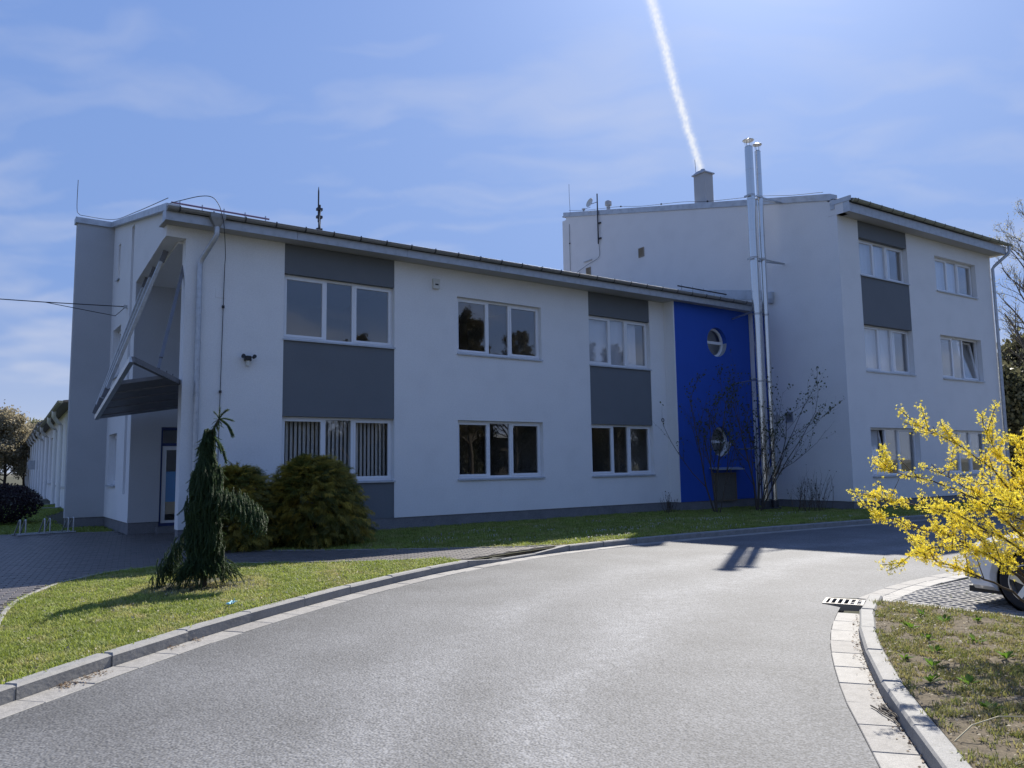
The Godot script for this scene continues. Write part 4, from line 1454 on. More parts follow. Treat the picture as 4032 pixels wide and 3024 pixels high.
func gadgets() -> void:
	# alarm sounder
	var s := thing("alarm_siren", "small cream alarm sounder box high on the white wall", "siren", Vector3(10.72, 6.55, -18.4))
	var b := MB.new()
	b.box(Vector3(-0.105, 0, 0.002), Vector3(0.105, 0.27, 0.085))
	b.box(Vector3(-0.09, -0.012, 0.004), Vector3(0.09, 0.0, 0.075))
	part("housing", b, M.plastic, s)
	for k in 5:
		var l := MB.new()
		l.box(Vector3(-0.075, 0.165 + k * 0.018, 0.085), Vector3(0.075, 0.173 + k * 0.018, 0.092))
		part("louvre", l, M.plastic, s)
	b = MB.new()
	b.box(Vector3(-0.05, 0.085, 0.085), Vector3(0.05, 0.125, 0.095))
	part("lens", b, M.black, s)
	# lamp with two heads and a sensor
	s = thing("wall_lamp", "small black twin head lamp with sensor on white wall", "lamp", Vector3(5.56, 4.22, -18.4))
	b = MB.new()
	b.cbox(Vector3(0, 0, 0.06), Vector3(0.14, 0.12, 0.12), 0.02)
	part("base", b, M.black, s)
	for k in [-1, 1]:
		var h := MB.new()
		h.lathe([Vector2(0.0, -0.05), Vector2(0.03, -0.05), Vector2(0.045, 0.03), Vector2(0.045, 0.05), Vector2(0.0, 0.045)], 14, Vector3(0.13 * k, 0.035, 0.12), Basis(Vector3.RIGHT, PI * 0.42))
		part("lamp_head", h, M.black, s)
		var a := MB.new()
		a.tube([Vector3(0.05 * k, 0.03, 0.08), Vector3(0.12 * k, 0.04, 0.10)], [0.012, 0.012], 8)
		part("arm", a, M.black, s)
	b = MB.new()
	b.lathe([Vector2(0.0, -0.18), Vector2(0.04, -0.18), Vector2(0.045, -0.07), Vector2(0.045, -0.055), Vector2(0, -0.05)], 14, Vector3(0, 0, 0.07))
	part("sensor", b, M.plastic, s)
	# lightning conductors
	conductor([Vector3(3.65, 7.56, -18.1), Vector3(3.9, 7.66, -18.0), Vector3(4.28, 7.80, -17.9), Vector3(4.52, 7.80, -17.82), Vector3(4.66, 7.62, -17.76), Vector3(4.74, 7.35, -17.74), Vector3(4.80, 7.1, -17.8), Vector3(4.92, 6.6, -18.1), Vector3(4.97, 6.3, -18.32), Vector3(4.97, 5.4, -18.36), Vector3(4.95, 3.4, -18.36), Vector3(4.93, 1.2, -18.36)], "black conductor wire looping over gutter and down the white wall", [9, 10])
	conductor([Vector3(3.62, 7.66, -18.0), Vector3(3.6, 8.4, -21.8), Vector3(3.62, 9.24, -25.6), Vector3(2.9, 9.26, -25.75), Vector3(2.72, 9.3, -25.78), Vector3(2.66, 9.5, -25.8), Vector3(2.66, 10.35, -25.8)], "thin conductor wire along the stepped verge ending in an upright rod", [])
	var tw := Transform3D(Basis(Vector3.UP, TALL_TURN), TALL_AT)
	var line := []
	for k in 12:
		var z := -0.5 - 14.3 * k / 11.0
		line.append(tw * Vector3(0.05, 10.40 - z * 0.2447 + 0.30 - 0.03 * sin(k * 2.1), z))
	conductor(line, "thin conductor wire running up the tall block's roof verge", [2, 4, 6, 8])
	conductor([tw * Vector3(0.05, 14.1, -14.7), tw * Vector3(0.05, 15.1, -14.75), tw * Vector3(0.05, 15.7, -14.75)], "thin upright lightning rod at the tall block's high corner", [])
	conductor([tw * Vector3(0.5, 13.3, -6.66), tw * Vector3(0.5, 13.9, -6.68), tw * Vector3(0.5, 14.25, -6.7)], "thin upright lightning rod beside the square chimney", [])
	conductor([tw * Vector3(-0.03, 13.6, -14.7), tw * Vector3(-0.03, 12.6, -14.7), tw * Vector3(-0.03, 11.2, -14.7)], "conductor wire down the far corner of the tall block", [1])
	conductor([tw * Vector3(-0.04, 12.0, -12.42), tw * Vector3(-0.04, 11.5, -12.4), tw * Vector3(-0.04, 11.32, -12.6), tw * Vector3(-0.04, 11.2, -13.3), tw * Vector3(-0.04, 10.95, -14.3), tw * Vector3(-0.04, 10.7, -14.6)], "black antenna cable curving down the tall block's side wall", [])
	# mast with dish
	s = thing("antenna_mast", "dark antenna mast with round dish on the tall block's side wall", "antenna", tw * Vector3(-0.06, 12.0, -12.42), TALL_TURN)
	b = MB.new()
	b.tube([Vector3(-0.02, 0, 0), Vector3(-0.02, 2.45, 0)], [0.035, 0.03], 10)
	part("mast", b, M.dark_metal, s)
	for y in [0.25, 1.0]:
		b = MB.new()
		b.box(Vector3(-0.02, y - 0.03, -0.03), Vector3(0.058, y + 0.03, 0.16))
		part("clamp", b, M.dark_metal, s)
	b = MB.new()
	b.lathe([Vector2(0.0, 0.0), Vector2(0.12, 0.012), Vector2(0.22, 0.05), Vector2(0.235, 0.055), Vector2(0.235, 0.065), Vector2(0.21, 0.06), Vector2(0.11, 0.022), Vector2(0.0, 0.012)], 24, Vector3(-0.1, 2.1, -0.42), Basis(Vector3(0, 0, 1), PI / 2 - 0.3) )
	part("dish", b, M.plastic, s)
	b = MB.new()
	b.tube([Vector3(-0.02, 2.05, 0), Vector3(-0.06, 2.05, -0.3), Vector3(-0.1, 2.05, -0.42)], [0.015, 0.015, 0.015], 8)
	b.tube([Vector3(-0.1, 1.9, -0.42), Vector3(-0.4, 1.78, -0.5)], [0.01, 0.01], 6)
	part("dish_arm", b, M.dark_metal, s)
	# aerial on the low roof
	s = thing("roof_aerial", "slim dark aerial mast with clamps on the low roof", "antenna", Vector3(7.95, 7.95, -20.0))
	b = MB.new()
	b.tube([Vector3(0, -0.05, 0), Vector3(0, 0.95, 0)], [0.035, 0.035], 10)
	part("mast", b, M.dark_metal, s)
	b = MB.new()
	b.tube([Vector3(-0.04, 0.45, 0.02), Vector3(-0.04, 1.32, 0.02), Vector3(-0.04, 1.46, 0.02)], [0.022, 0.022, 0.006], 8)
	part("rod", b, M.dark_metal, s)
	for y in [0.24, 0.60, 0.82]:
		b = MB.new()
		b.box(Vector3(-0.085, y - 0.035, -0.05), Vector3(0.07, y + 0.035, 0.06))
		part("clamp", b, M.dark_metal, s)
	b = MB.new()
	b.tube([Vector3(0.02, 0.25, 0.05), Vector3(-0.03, 0.5, 0.06), Vector3(0.02, 0.8, 0.05)], [0.012, 0.012, 0.012], 6)
	part("cable", b, M.plastic, s)
	# snow guards
	snow_guard(Vector3(4.1, 8.24, -20.0), 2.45, M.purple, "purple snow guard rail on the low roof's outer end")
	snow_guard(Vector3(20.9, 7.96, -18.6), 2.7, M.dark_metal, "dark snow guard rail on the low roof beside the flues")
	# overhead cable to the wall
	var a := Vector3(3.66, 6.10, -23.1)
	var e := Vector3(-42.0, 12.6, -28.0)
	var pts := []
	for k in 25:
		var t := k / 24.0
		pts.append(a.lerp(e, t) + Vector3(0, -2.0 * 4.0 * t * (1.0 - t), 0))
	var rr := []
	for k in 25: rr.append(0.013)
	s = thing("overhead_cable", "black overhead cable anchored to the side wall beside the canopy", "cable")
	b = MB.new()
	b.tube(pts, rr, 6)
	part("span", b, M.wire, s)
	b = MB.new()
	b.tube([pts[0], a + Vector3(-0.25, -0.28, 0.0), a + Vector3(-0.7, -0.22, -0.05), pts[1]], [0.01, 0.01, 0.01, 0.01], 6)
	part("drip_loop", b, M.wire, s)
	b = MB.new()
	b.box(a + Vector3(-0.06, -0.04, -0.04), a + Vector3(0.028, 0.04, 0.04))
	part("anchor", b, M.galv, s)

func conductor(pts: Array, label: String, clips: Array) -> void:
	var o := thing("conductor_wire", label, "wire", Vector3.ZERO, 0.0, "lightning conductors and cables")
	var fine := []
	for k in pts.size() - 1:
		var p0: Vector3 = pts[maxi(k - 1, 0)]
		var p3: Vector3 = pts[mini(k + 2, pts.size() - 1)]
		for q in 6:
			fine.append(pts[k].cubic_interpolate(pts[k + 1], p0, p3, q / 6.0))
	fine.append(pts[pts.size() - 1])
	var rr := []
	for k in fine.size(): rr.append(0.009)
	var b := MB.new()
	b.tube(fine, rr, 6)
	part("wire", b, M.wire, o)
	for k in clips:
		var c := MB.new()
		c.obox(pts[k], Vector3(0.05, 0.06, 0.05), Basis.IDENTITY)
		part("clip", c, M.wire, o)

func snow_guard(at: Vector3, l: float, m: Material, label: String) -> void:
	var o := thing("snow_guard", label, "snow guard", at, 0.0, "snow guard rails")
	var b := MB.new()
	b.tube([Vector3.ZERO, Vector3(l, 0, 0)], [0.024, 0.024], 10)
	part("rail", b, m, o)
	var n := int(l / 0.6)
	for k in n + 1:
		var s := MB.new()
		var x := 0.2 + (l - 0.3) * k / n
		s.box(Vector3(x - 0.012, -0.26, -0.012), Vector3(x + 0.012, 0.07, 0.012))
		part("post", s, M.galv, o)

func bike_rack() -> void:
	var o := thing("bicycle_rack", "low galvanised bicycle rack with three paired hoops on paving", "bike rack", Vector3(1.46, 0.0, -23.40), 0.0)
	o.rotation.y = 0.22
	var l := 1.29
	for z in [0.0, -0.42]:
		var b := MB.new()
		b.tube([Vector3(-0.04, 0.03, z), Vector3(l + 0.04, 0.03, z)], [0.02, 0.02], 10)
		part("rail", b, M.galv, o)
	for k in 3:
		for e in 2:
			var x := 0.02 + k * 0.56 + e * 0.125
			var b := MB.new()
			b.tube([Vector3(x, 0.03, 0), Vector3(x, 0.38, 0), Vector3(x, 0.41, -0.03), Vector3(x, 0.40, -0.07), Vector3(x, 0.06, -0.40), Vector3(x, 0.03, -0.42)], [0.017, 0.017, 0.017, 0.017, 0.017, 0.017], 10)
			part("hoop", b, M.galv, o)

# ---------------------------------------------------------------- the warehouse far at the left
func warehouse() -> void:
	var o := thing("warehouse", "long low white warehouse with many downpipes receding past the office wing", "building", Vector3(4.10, 0, -40.28), -0.04712)
	# axes: z towards the viewer, the long wall at x = 0 faces left; it starts behind the office wing
	var side := Basis(Vector3(0, 0, 1), Vector3.UP, Vector3(-1, 0, 0))
	var near := 6.0
	var cut := -22.5
	var far := -86.0
	var a := near - cut
	var holes := []
	for z in [3.0, -1.8, -7.0, -11.2, -16.0]:
		holes.append([z - 2.2 - cut, 1.0, z - cut, 3.6])
	part("long_wall", wall_mesh(a, 0.0, 4.35, 4.35, 0.3, holes), M.white, o, Vector3(0, 0, cut), side)
	for z in [3.0, -1.8, -7.0, -11.2, -16.0]:
		window(o, Vector3(0, 1.0, z - 2.2), 2.2, 2.6, {"turn": side, "inset": 0.1, "splits": [0.25, 0.5, 0.75]})
	var holes2 := []
	var z2 := -26.0
	var wins := []
	while z2 > far + 4.0:
		holes2.append([z2 - 1.4 - far, 2.4, z2 - far, 3.6])
		wins.append(z2 - 1.4)
		z2 -= 9.0
	part("long_wall", wall_mesh(cut - far, 0.0, 5.0, 5.0, 0.3, holes2), M.white, o, Vector3(0.25, 0, far), side)
	for z in wins:
		window(o, Vector3(0.25, 2.4, z), 1.4, 1.2, {"turn": side, "inset": 0.1, "splits": [0.5]})
	slab_part("wall_band", Vector3(-0.03, 0.88, cut), Vector3(-0.002, 0.96, near), M.flash, o)
	slab_part("gable_wall", Vector3(0.3, 0, far), Vector3(14, 5.0, far + 0.3), M.white, o)
	slab_part("gable_wall", Vector3(0.3, 0, near - 0.3), Vector3(14, 4.3, near), M.white, o)
	slab_part("rear_wall", Vector3(14, 0, far), Vector3(14.3, 5.0, near), M.white, o)
	slab_part("step_wall", Vector3(0.25, 4.3, cut - 0.3), Vector3(14, 5.4, cut), M.flash, o)
	var r1 := MB.new()
	r1.hexa([Vector3(-0.45, 4.30, near), Vector3(14.3, 6.2, near), Vector3(14.3, 6.2, cut), Vector3(-0.45, 4.30, cut), Vector3(-0.45, 4.38, near), Vector3(14.3, 6.3, near), Vector3(14.3, 6.3, cut), Vector3(-0.45, 4.38, cut)])
	part("roof", r1, M.roof, o)
	var r2 := MB.new()
	r2.hexa([Vector3(-0.3, 5.05, cut + 0.5), Vector3(14.3, 6.8, cut + 0.5), Vector3(14.3, 6.8, far - 0.5), Vector3(-0.3, 5.05, far - 0.5), Vector3(-0.3, 5.15, cut + 0.5), Vector3(14.3, 6.9, cut + 0.5), Vector3(14.3, 6.9, far - 0.5), Vector3(-0.3, 5.15, far - 0.5)])
	part("roof", r2, M.roof, o)
	var gut := part("gutter", half_gutter(near - cut, 0.10), M.gutter_moss, o, Vector3(-0.52, 4.36, cut), side)
	var gb := gutter_bracket(0.10)
	for k in 40:
		part("bracket", gb, M.dark_metal, gut, Vector3(0.4 + k * 0.7, 0, 0))
	part("gutter", half_gutter(cut - far, 0.10), M.gutter, o, Vector3(-0.36, 5.1, far), side)
	for z in [0.0, -4.6, -14.0, -20.0]:
		downpipe("downpipe", [Vector3(-0.52, 4.3, z + 0.9), Vector3(-0.52, 4.05, z + 0.85), Vector3(-0.30, 3.82, z), Vector3(-0.18, 3.7, z), Vector3(-0.18, 0.0, z)], 0.085, M.pvc, o, [Vector3(-0.18, 3.6, z), Vector3(-0.18, 1.15, z)])
		slab_part("splash_slab", Vector3(-0.75, -0.05, z - 0.2), Vector3(-0.05, 0.05, z + 0.2), M.slab, o)
	for k in 9:
		var z := -26.0 - k * 6.7
		downpipe("downpipe", [Vector3(-0.36, 5.0, z + 0.5), Vector3(-0.2, 4.6, z), Vector3(0.05, 4.4, z), Vector3(0.05, 0.0, z)], 0.085, M.pvc, o, [Vector3(0.05, 2.2, z)])
	slab_part("wall_box", Vector3(-0.55, 1.9, -42.0), Vector3(0.24, 2.7, -41.2), M.zinc, o)

# ---------------------------------------------------------------- out of view across the road, dark walled to darken the panes mirroring it
func neighbour() -> void:
	var o := thing("unseen_hall", "unseen low brown hall with pale eave across the road, mirrored in windows", "building", Vector3(30.0, -0.15, 42.0))
	slab_part("wall", Vector3(-45, 0, 0), Vector3(45, 5.2, 12), M.hall, o)
	slab_part("eave", Vector3(-46, 5.2, -0.8), Vector3(46, 5.6, 13), M.zinc, o)
	for k in 16:
		slab_part("window", Vector3(-42 + k * 5.4, 1.6, -0.04), Vector3(-38.6 + k * 5.4, 3.6, 0.0), M.car_glass, o)

# ---------------------------------------------------------------- the parked car
func car() -> void:
	var o := thing("parked_car", "white hatchback parked on the grid paving behind the yellow shrub", "car", Vector3(10.63, RD + 0.006, -4.50), -PI / 2)
	# axes: x from the front bumper to the rear, z towards the viewer's side
	var out := PackedVector2Array()
	var arc := func(cx: float, cy: float, r: float, a0: float, a1: float, n: int) -> void:
		for k in n + 1:
			var a := lerpf(a0, a1, float(k) / n)
			out.append(Vector2(cx + cos(a) * r, cy + sin(a) * r))
	for p in [[0.10, 0.19], [0.03, 0.25], [0.0, 0.34], [0.0, 0.46], [0.02, 0.56], [0.06, 0.65], [0.14, 0.72], [0.35, 0.80], [0.70, 0.88], [1.05, 0.95], [1.5, 0.97], [2.6, 1.0], [3.6, 1.03], [3.98, 1.0], [4.12, 0.86], [4.17, 0.6], [4.17, 0.4], [4.10, 0.24], [3.75, 0.20]]:
		out.append(Vector2(p[0], p[1]))
	arc.call(3.33, 0.31, 0.365, -0.30, PI + 0.30, 14)
	for p in [[2.9, 0.19], [2.0, 0.18], [1.2, 0.19]]:
		out.append(Vector2(p[0], p[1]))
	arc.call(0.74, 0.31, 0.365, -0.32, PI + 0.32, 14)
	var body := MB.new()
	var n := out.size()
	var inner := PackedVector2Array()
	for k in n:
		var t := (out[(k + 1) % n] - out[(k + n - 1) % n]).normalized()
		var nn := Vector2(t.y, -t.x)   # inward for this clockwise outline
		inner.append(out[k] + nn * 0.05)
	var shape := func(p: Vector2, z: float) -> Vector3:
		var f := 1.0 - 0.20 * pow(clampf((0.55 - p.x) / 0.55, 0.0, 1.0), 2.0) - 0.14 * pow(clampf((p.x - 3.7) / 0.5, 0.0, 1.0), 2.0)
		f *= 1.0 - 0.05 * pow(clampf((p.y - 0.6) / 0.4, 0.0, 1.0), 2.0)
		return Vector3(p.x, p.y, z * f)
	for s in [-1.0, 1.0]:
		var z0: float = 0.87 * s
		var z1: float = 0.80 * s
		for k in n:
			var q := (k + 1) % n
			var a: Vector3 = shape.call(inner[k], z0)
			var b: Vector3 = shape.call(inner[q], z0)
			var c: Vector3 = shape.call(out[q], z1)
			var d: Vector3 = shape.call(out[k], z1)
			if s > 0: body.quad(a, d, c, b)
			else: body.quad(a, b, c, d)
		var tr := Geometry2D.triangulate_polygon(inner)
		for q in range(0, tr.size(), 3):
			var a: Vector3 = shape.call(inner[tr[q]], z0)
			var b: Vector3 = shape.call(inner[tr[q + 1]], z0)
			var c: Vector3 = shape.call(inner[tr[q + 2]], z0)
			if ((b - a).cross(c - a).z > 0) == (s > 0): body.tri(a, b, c)
			else: body.tri(a, c, b)
	for k in n:
		var q := (k + 1) % n
		body.quad(shape.call(out[k], 0.80), shape.call(out[k], -0.80), shape.call(out[q], -0.80), shape.call(out[q], 0.80))
	part("body", body, M.car, o)
	var cab := MB.new()
	var prof := [[1.02, 0.94], [1.72, 1.36], [2.05, 1.44], [2.6, 1.465], [3.25, 1.43], [3.85, 1.12], [3.98, 0.98]]
	for k in prof.size() - 1:
		var p: Array = prof[k]
		var q: Array = prof[k + 1]
		var hp := lerpf(0.80, 0.60, clampf((p[1] - 0.95) / 0.5, 0.0, 1.0))
		var hq := lerpf(0.80, 0.60, clampf((q[1] - 0.95) / 0.5, 0.0, 1.0))
		cab.quad(Vector3(p[0], p[1], hp), Vector3(q[0], q[1], hq), Vector3(q[0], q[1], -hq), Vector3(p[0], p[1], -hp))
		cab.quad(Vector3(p[0], 0.93, 0.80), Vector3(q[0], 0.93, 0.80), Vector3(q[0], q[1], hq), Vector3(p[0], p[1], hp))
		cab.quad(Vector3(q[0], 0.93, -0.80), Vector3(p[0], 0.93, -0.80), Vector3(p[0], p[1], -hp), Vector3(q[0], q[1], -hq))
	part("cabin", cab, M.car, o)
	var g := MB.new()
	g.quad(Vector3(1.10, 1.0, 0.72), Vector3(1.70, 1.352, 0.58), Vector3(1.70, 1.352, -0.58), Vector3(1.10, 1.0, -0.72))
	var ws := part("windscreen", g, M.car_glass, o, Vector3(-0.008, 0.012, 0))
	for s in [-1.0, 1.0]:
		for w in [[1.35, 1.75, 2.42, 2.40], [2.50, 2.48, 3.25, 3.62]]:
			var h := MB.new()
			var q := [Vector3(w[0], 1.01, 0.783), Vector3(w[3], 1.02, 0.783), Vector3(w[2], 1.375, 0.648), Vector3(w[1], 1.34, 0.655)]
			for k in 4: q[k].z *= s
			if s > 0: h.quad(q[0], q[1], q[2], q[3])
			else: h.quad(q[3], q[2], q[1], q[0])
			part("side_window", h, M.car_glass, o)
		# wheel
		for x in [0.74, 3.33]:
			var spin := Basis(Vector3.RIGHT, PI / 2 * s)
			var t := MB.new()
			t.lathe([Vector2(0.20, -0.1), Vector2(0.285, -0.1), Vector2(0.312, -0.07), Vector2(0.316, 0.0), Vector2(0.312, 0.07), Vector2(0.285, 0.1), Vector2(0.22, 0.095), Vector2(0.20, 0.08)], 36, Vector3.ZERO, spin)
			var wh := part("wheel", t, M.rubber, o, Vector3(x, 0.316, 0.755 * s))
			var r := MB.new()
			r.lathe([Vector2(0.205, -0.05), Vector2(0.225, 0.092), Vector2(0.205, 0.092), Vector2(0.19, 0.03), Vector2(0.19, -0.05)], 32, Vector3.ZERO, spin)
			for k in 5:
				var a := TAU * k / 5.0 + 0.3
				var u := Basis(Vector3(0, 0, 1), a)
				r.hexa([u * Vector3(0.03, -0.045, 0.03 * s), u * Vector3(0.20, -0.035, 0.035 * s), u * Vector3(0.20, 0.035, 0.035 * s), u * Vector3(0.03, 0.045, 0.03 * s), u * Vector3(0.03, -0.04, 0.07 * s), u * Vector3(0.20, -0.028, 0.088 * s), u * Vector3(0.20, 0.028, 0.088 * s), u * Vector3(0.03, 0.04, 0.07 * s)])
			r.lathe([Vector2(0.05, 0.02), Vector2(0.05, 0.075), Vector2(0.03, 0.085), Vector2(0, 0.085)], 16, Vector3.ZERO, spin)
			part("rim", r, M.rim, wh)
			var d := MB.new()
			d.lathe([Vector2(0.0, 0.0), Vector2(0.19, 0.0), Vector2(0.19, 0.01), Vector2(0, 0.01)], 20, Vector3.ZERO, spin)
			part("brake_disc", d, M.dark_metal, wh)
			var ar := MB.new()
			ar.lathe([Vector2(0.0, -0.35), Vector2(0.36, -0.35), Vector2(0.36, 0.02)], 24, Vector3.ZERO, spin)
			part("wheel_housing", ar, M.black, o, Vector3(x, 0.316, 0.75 * s))
		# lamps at the front corner
		var hl := MB.new()
		var pts := [Vector3(0.035, 0.60, 0.69), Vector3(0.42, 0.66, 0.838), Vector3(0.36, 0.76, 0.80), Vector3(0.10, 0.69, 0.68)]
		for k in 4: pts[k].z = pts[k].z * s + 0.012 * s
		if s > 0: hl.quad(pts[0], pts[1], pts[2], pts[3])
		else: hl.quad(pts[3], pts[2], pts[1], pts[0])
		part("headlight", hl, M.lens, o)
		var fg := MB.new()
		var fp := [Vector3(0.012, 0.32, 0.712), Vector3(0.23, 0.31, 0.822), Vector3(0.10, 0.43, 0.768), Vector3(0.004, 0.45, 0.706)]
		for k in 4: fp[k].z = fp[k].z * s + 0.014 * s
		if s > 0: fg.quad(fp[0], fp[1], fp[2], fp[3])
		else: fg.quad(fp[3], fp[2], fp[1], fp[0])
		var fog := part("bumper_lamp", fg, M.black, o)
		var ln := MB.new()
		var lp := [Vector3(0.022, 0.335, 0.722), Vector3(0.11, 0.33, 0.772), Vector3(0.075, 0.415, 0.756), Vector3(0.016, 0.43, 0.718)]
		for k in 4: lp[k].z = lp[k].z * s + 0.02 * s
		if s > 0: ln.quad(lp[0], lp[1], lp[2], lp[3])
		else: ln.quad(lp[3], lp[2], lp[1], lp[0])
		part("lens", ln, M.lens, fog)
	var sill := MB.new()
	sill.box(Vector3(0.02, 0.14, -0.66), Vector3(0.4, 0.21, 0.66))
	part("bumper_skirt", sill, M.black, o)

# ---------------------------------------------------------------- plants
func scatter(area: PackedVector2Array, per_m2: float, r: RandomNumberGenerator) -> Array:
	var lo := Vector2(1e9, 1e9)
	var hi := -lo
	for p in area:
		lo = lo.min(p)
		hi = hi.max(p)
	var n := int((hi.x - lo.x) * (hi.y - lo.y) * per_m2)
	var out := []
	for k in n:
		var p := Vector2(r.randf_range(lo.x, hi.x), r.randf_range(lo.y, hi.y))
		if inside(p, area):
			out.append(p)
	return out

func tuft(blades: int, h: float, spread: float, r: RandomNumberGenerator, width := 0.005) -> ArrayMesh:
	var b := MB.new()
	for k in blades:
		var a := r.randf() * TAU
		var o := Vector3(r.randfn(0, spread), 0, r.randfn(0, spread))
		var lean := Vector3(cos(a), 0, sin(a)) * h * r.randf_range(0.15, 0.8)
		var side := Vector3(-sin(a), 0, cos(a)) * width * r.randf_range(0.6, 1.3)
		var hh := h * r.randf_range(0.5, 1.1)
		var m := o + lean * 0.35 + Vector3.UP * hh * 0.62
		var t := o + lean + Vector3.UP * hh
		b.quad(o - side, o + side, m + side * 0.7, m - side * 0.7)
		b.tri(m - side * 0.7, m + side * 0.7, t)
	return b.done()

func grass() -> void:
	var r := RandomNumberGenerator.new()
	r.seed = 77
	var meshes := []
	for k in 3:
		meshes.append(tuft(16, 0.055, 0.035, r))
	var patch := noise(0.5, 61)
	var fine := noise(2.4, 62)
	var plots := [[island, 420.0, 1.0, "short green lawn grass on the sunny island by the kerb"], [lawn, 150.0, 1.35, "dark green lawn grass below the white wall"]]
	for pl in plots:
		var xf := [[], [], []]
		var co := [[], [], []]
		for p in scatter(pl[0], pl[1], r):
			if p.x > 30.0: continue
			var dry := clampf(patch.get_noise_2d(p.x * 2.0, p.y * 2.0) * 1.2 + fine.get_noise_2d(p.x * 3.0, p.y * 3.0) * 0.9 + 0.10, 0.0, 1.0)
			var d2: float = Vector2(2.95, -11.6).distance_to(p)
			if d2 < 0.95: dry = clampf(dry + 0.9 - d2 * 0.5, 0.0, 1.0)
			if d2 < 0.75 and r.randf() < 0.75: continue
			if r.randf() < dry * 0.25: continue
			var s := r.randf_range(0.6, 1.15) * (1.0 - 0.25 * dry) * float(pl[2])
			var c := Color(0.27, 0.33, 0.06).lerp(Color(0.50, 0.44, 0.19), clampf(dry * 0.9 + r.randfn(0, 0.12), 0.0, 1.0))
			c = c * r.randf_range(0.7, 1.25)
			var k := r.randi() % 3
			xf[k].append(Transform3D(Basis(Vector3.UP, r.randf() * TAU).scaled(Vector3(s * 1.2, s, s * 1.2)), Vector3(p.x, -0.024, p.y)))
			co[k].append(c)
		var g: Node = null
		for k in 3:
			var mm := many("lawn_grass", meshes[k], M.leaf, xf[k], co[k], self if k == 0 else g)
			if k == 0:
				g = mm
				tag(mm, pl[3], "grass", "", "stuff")
	# the far lawn beside the warehouse
	var far_area := pv([[3.6, -23.4], [1.1, -24.5], [-6, -27], [-7, -45], [4.3, -45], [3.9, -38], [2.68, -33], [2.68, -25.7], [3.6, -25.7]])
	var xf2 := []
	var co2 := []
	for p in scatter(far_area, 55.0, r):
		xf2.append(Transform3D(Basis(Vector3.UP, r.randf() * TAU).scaled(Vector3(2.4, 1.5, 2.4)), Vector3(p.x, -0.024, p.y)))
		co2.append(Color(0.27, 0.33, 0.06) * r.randf_range(0.7, 1.2))
	var fm := many("lawn_grass", meshes[0], M.leaf, xf2, co2, self)
	tag(fm, "shaded lawn grass beside the receding warehouse", "grass", "", "stuff")
	# the verge: thin tired grass, dry leaves and bits of stalk
	var xf3 := []
	var co3 := []
	for p in scatter(verge, 520.0, r):
		var c := clampf(patch.get_noise_2d(p.x * 3.0 + 30.0, p.y * 3.0) * 1.6 + 0.45, 0.0, 1.0)
		if r.randf() > c * 0.9: continue
		var s := r.randf_range(0.5, 1.1)
		xf3.append(Transform3D(Basis(Vector3.UP, r.randf() * TAU).scaled(Vector3(s, s, s)), Vector3(p.x, -0.016, p.y)))
		co3.append(Color(0.20, 0.24, 0.05).lerp(Color(0.36, 0.30, 0.14), clampf(r.randfn(0.45, 0.3), 0.0, 1.0)) * r.randf_range(0.7, 1.2))
	var vm := many("verge_grass", meshes[1], M.leaf, xf3, co3, self)
	tag(vm, "thin tired grass with bare earth inside the near kerb", "grass", "", "stuff")
	var lm := MB.new()
	lm.quad(Vector3(-0.012, 0, 0), Vector3(0, 0.004, -0.009), Vector3(0.014, 0.001, 0), Vector3(0, 0.002, 0.009))
	lm.tri(Vector3(0.014, 0.001, 0), Vector3(0.022, 0.005, 0.001), Vector3(0.014, 0.003, 0.002))
	var leaf := lm.done()
	var xf4 := []
	var co4 := []
	for p in scatter(verge, 300.0, r):
		if p.length() > 11.0: continue
		var s := r.randf_range(0.4, 1.2)
		xf4.append(Transform3D(Basis.from_euler(Vector3(r.randfn(0, 0.35), r.randf() * TAU, r.randfn(0, 0.35))).scaled(Vector3.ONE * s), Vector3(p.x, r.randf_range(-0.008, 0.02), p.y)))
		co4.append(Color(0.26, 0.20, 0.12).lerp(Color(0.46, 0.41, 0.31), r.randf()) * r.randf_range(0.3, 1.1))
	for p in scatter(island, 22.0, r):
		var s := r.randf_range(0.6, 1.5)
		xf4.append(Transform3D(Basis.from_euler(Vector3(r.randfn(0, 0.5), r.randf() * TAU, r.randfn(0, 0.5))).scaled(Vector3.ONE * s), Vector3(p.x, r.randf_range(0.0, 0.03), p.y)))
		co4.append(Color(0.50, 0.46, 0.36) * r.randf_range(0.4, 1.2))
	# litter swept against the kerbs
	var piles := []
	for st in along(offset(edge_s.slice(3, 14), -0.245), 0.012, 2.6):
		piles.append([st[0], 0.03, 0.6])
	for q in [[0.82, -7.33], [1.12, -7.63], [1.02, -7.5], [1.85, -8.22], [2.1, -8.42], [0.90, -7.42], [0.86, -7.36]]:
		for k in 26:
			piles.append([Vector2(q[0], q[1]), 0.05, 1.0])
	for q in piles:
		if r.randf() > q[2]: continue
		var p: Vector2 = q[0] + Vector2(r.randfn(0, q[1]), r.randfn(0, q[1]))
		var s := r.randf_range(0.5, 1.2)
		xf4.append(Transform3D(Basis.from_euler(Vector3(r.randfn(0, 0.3), r.randf() * TAU, r.randfn(0, 0.3))).scaled(Vector3.ONE * s), Vector3(p.x, RD + r.randf_range(0.008, 0.022), p.y)))
		co4.append(Color(0.30, 0.20, 0.12).lerp(Color(0.10, 0.08, 0.06), r.randf()) * r.randf_range(0.6, 1.3))
	var dm := many("dry_leaves", leaf, M.leaf, xf4, co4, self)
	tag(dm, "dry brown leaves and stalks strewn on the verge and along kerbs", "litter", "", "stuff")
	# daisies in the shaded lawn
	var db := MB.new()
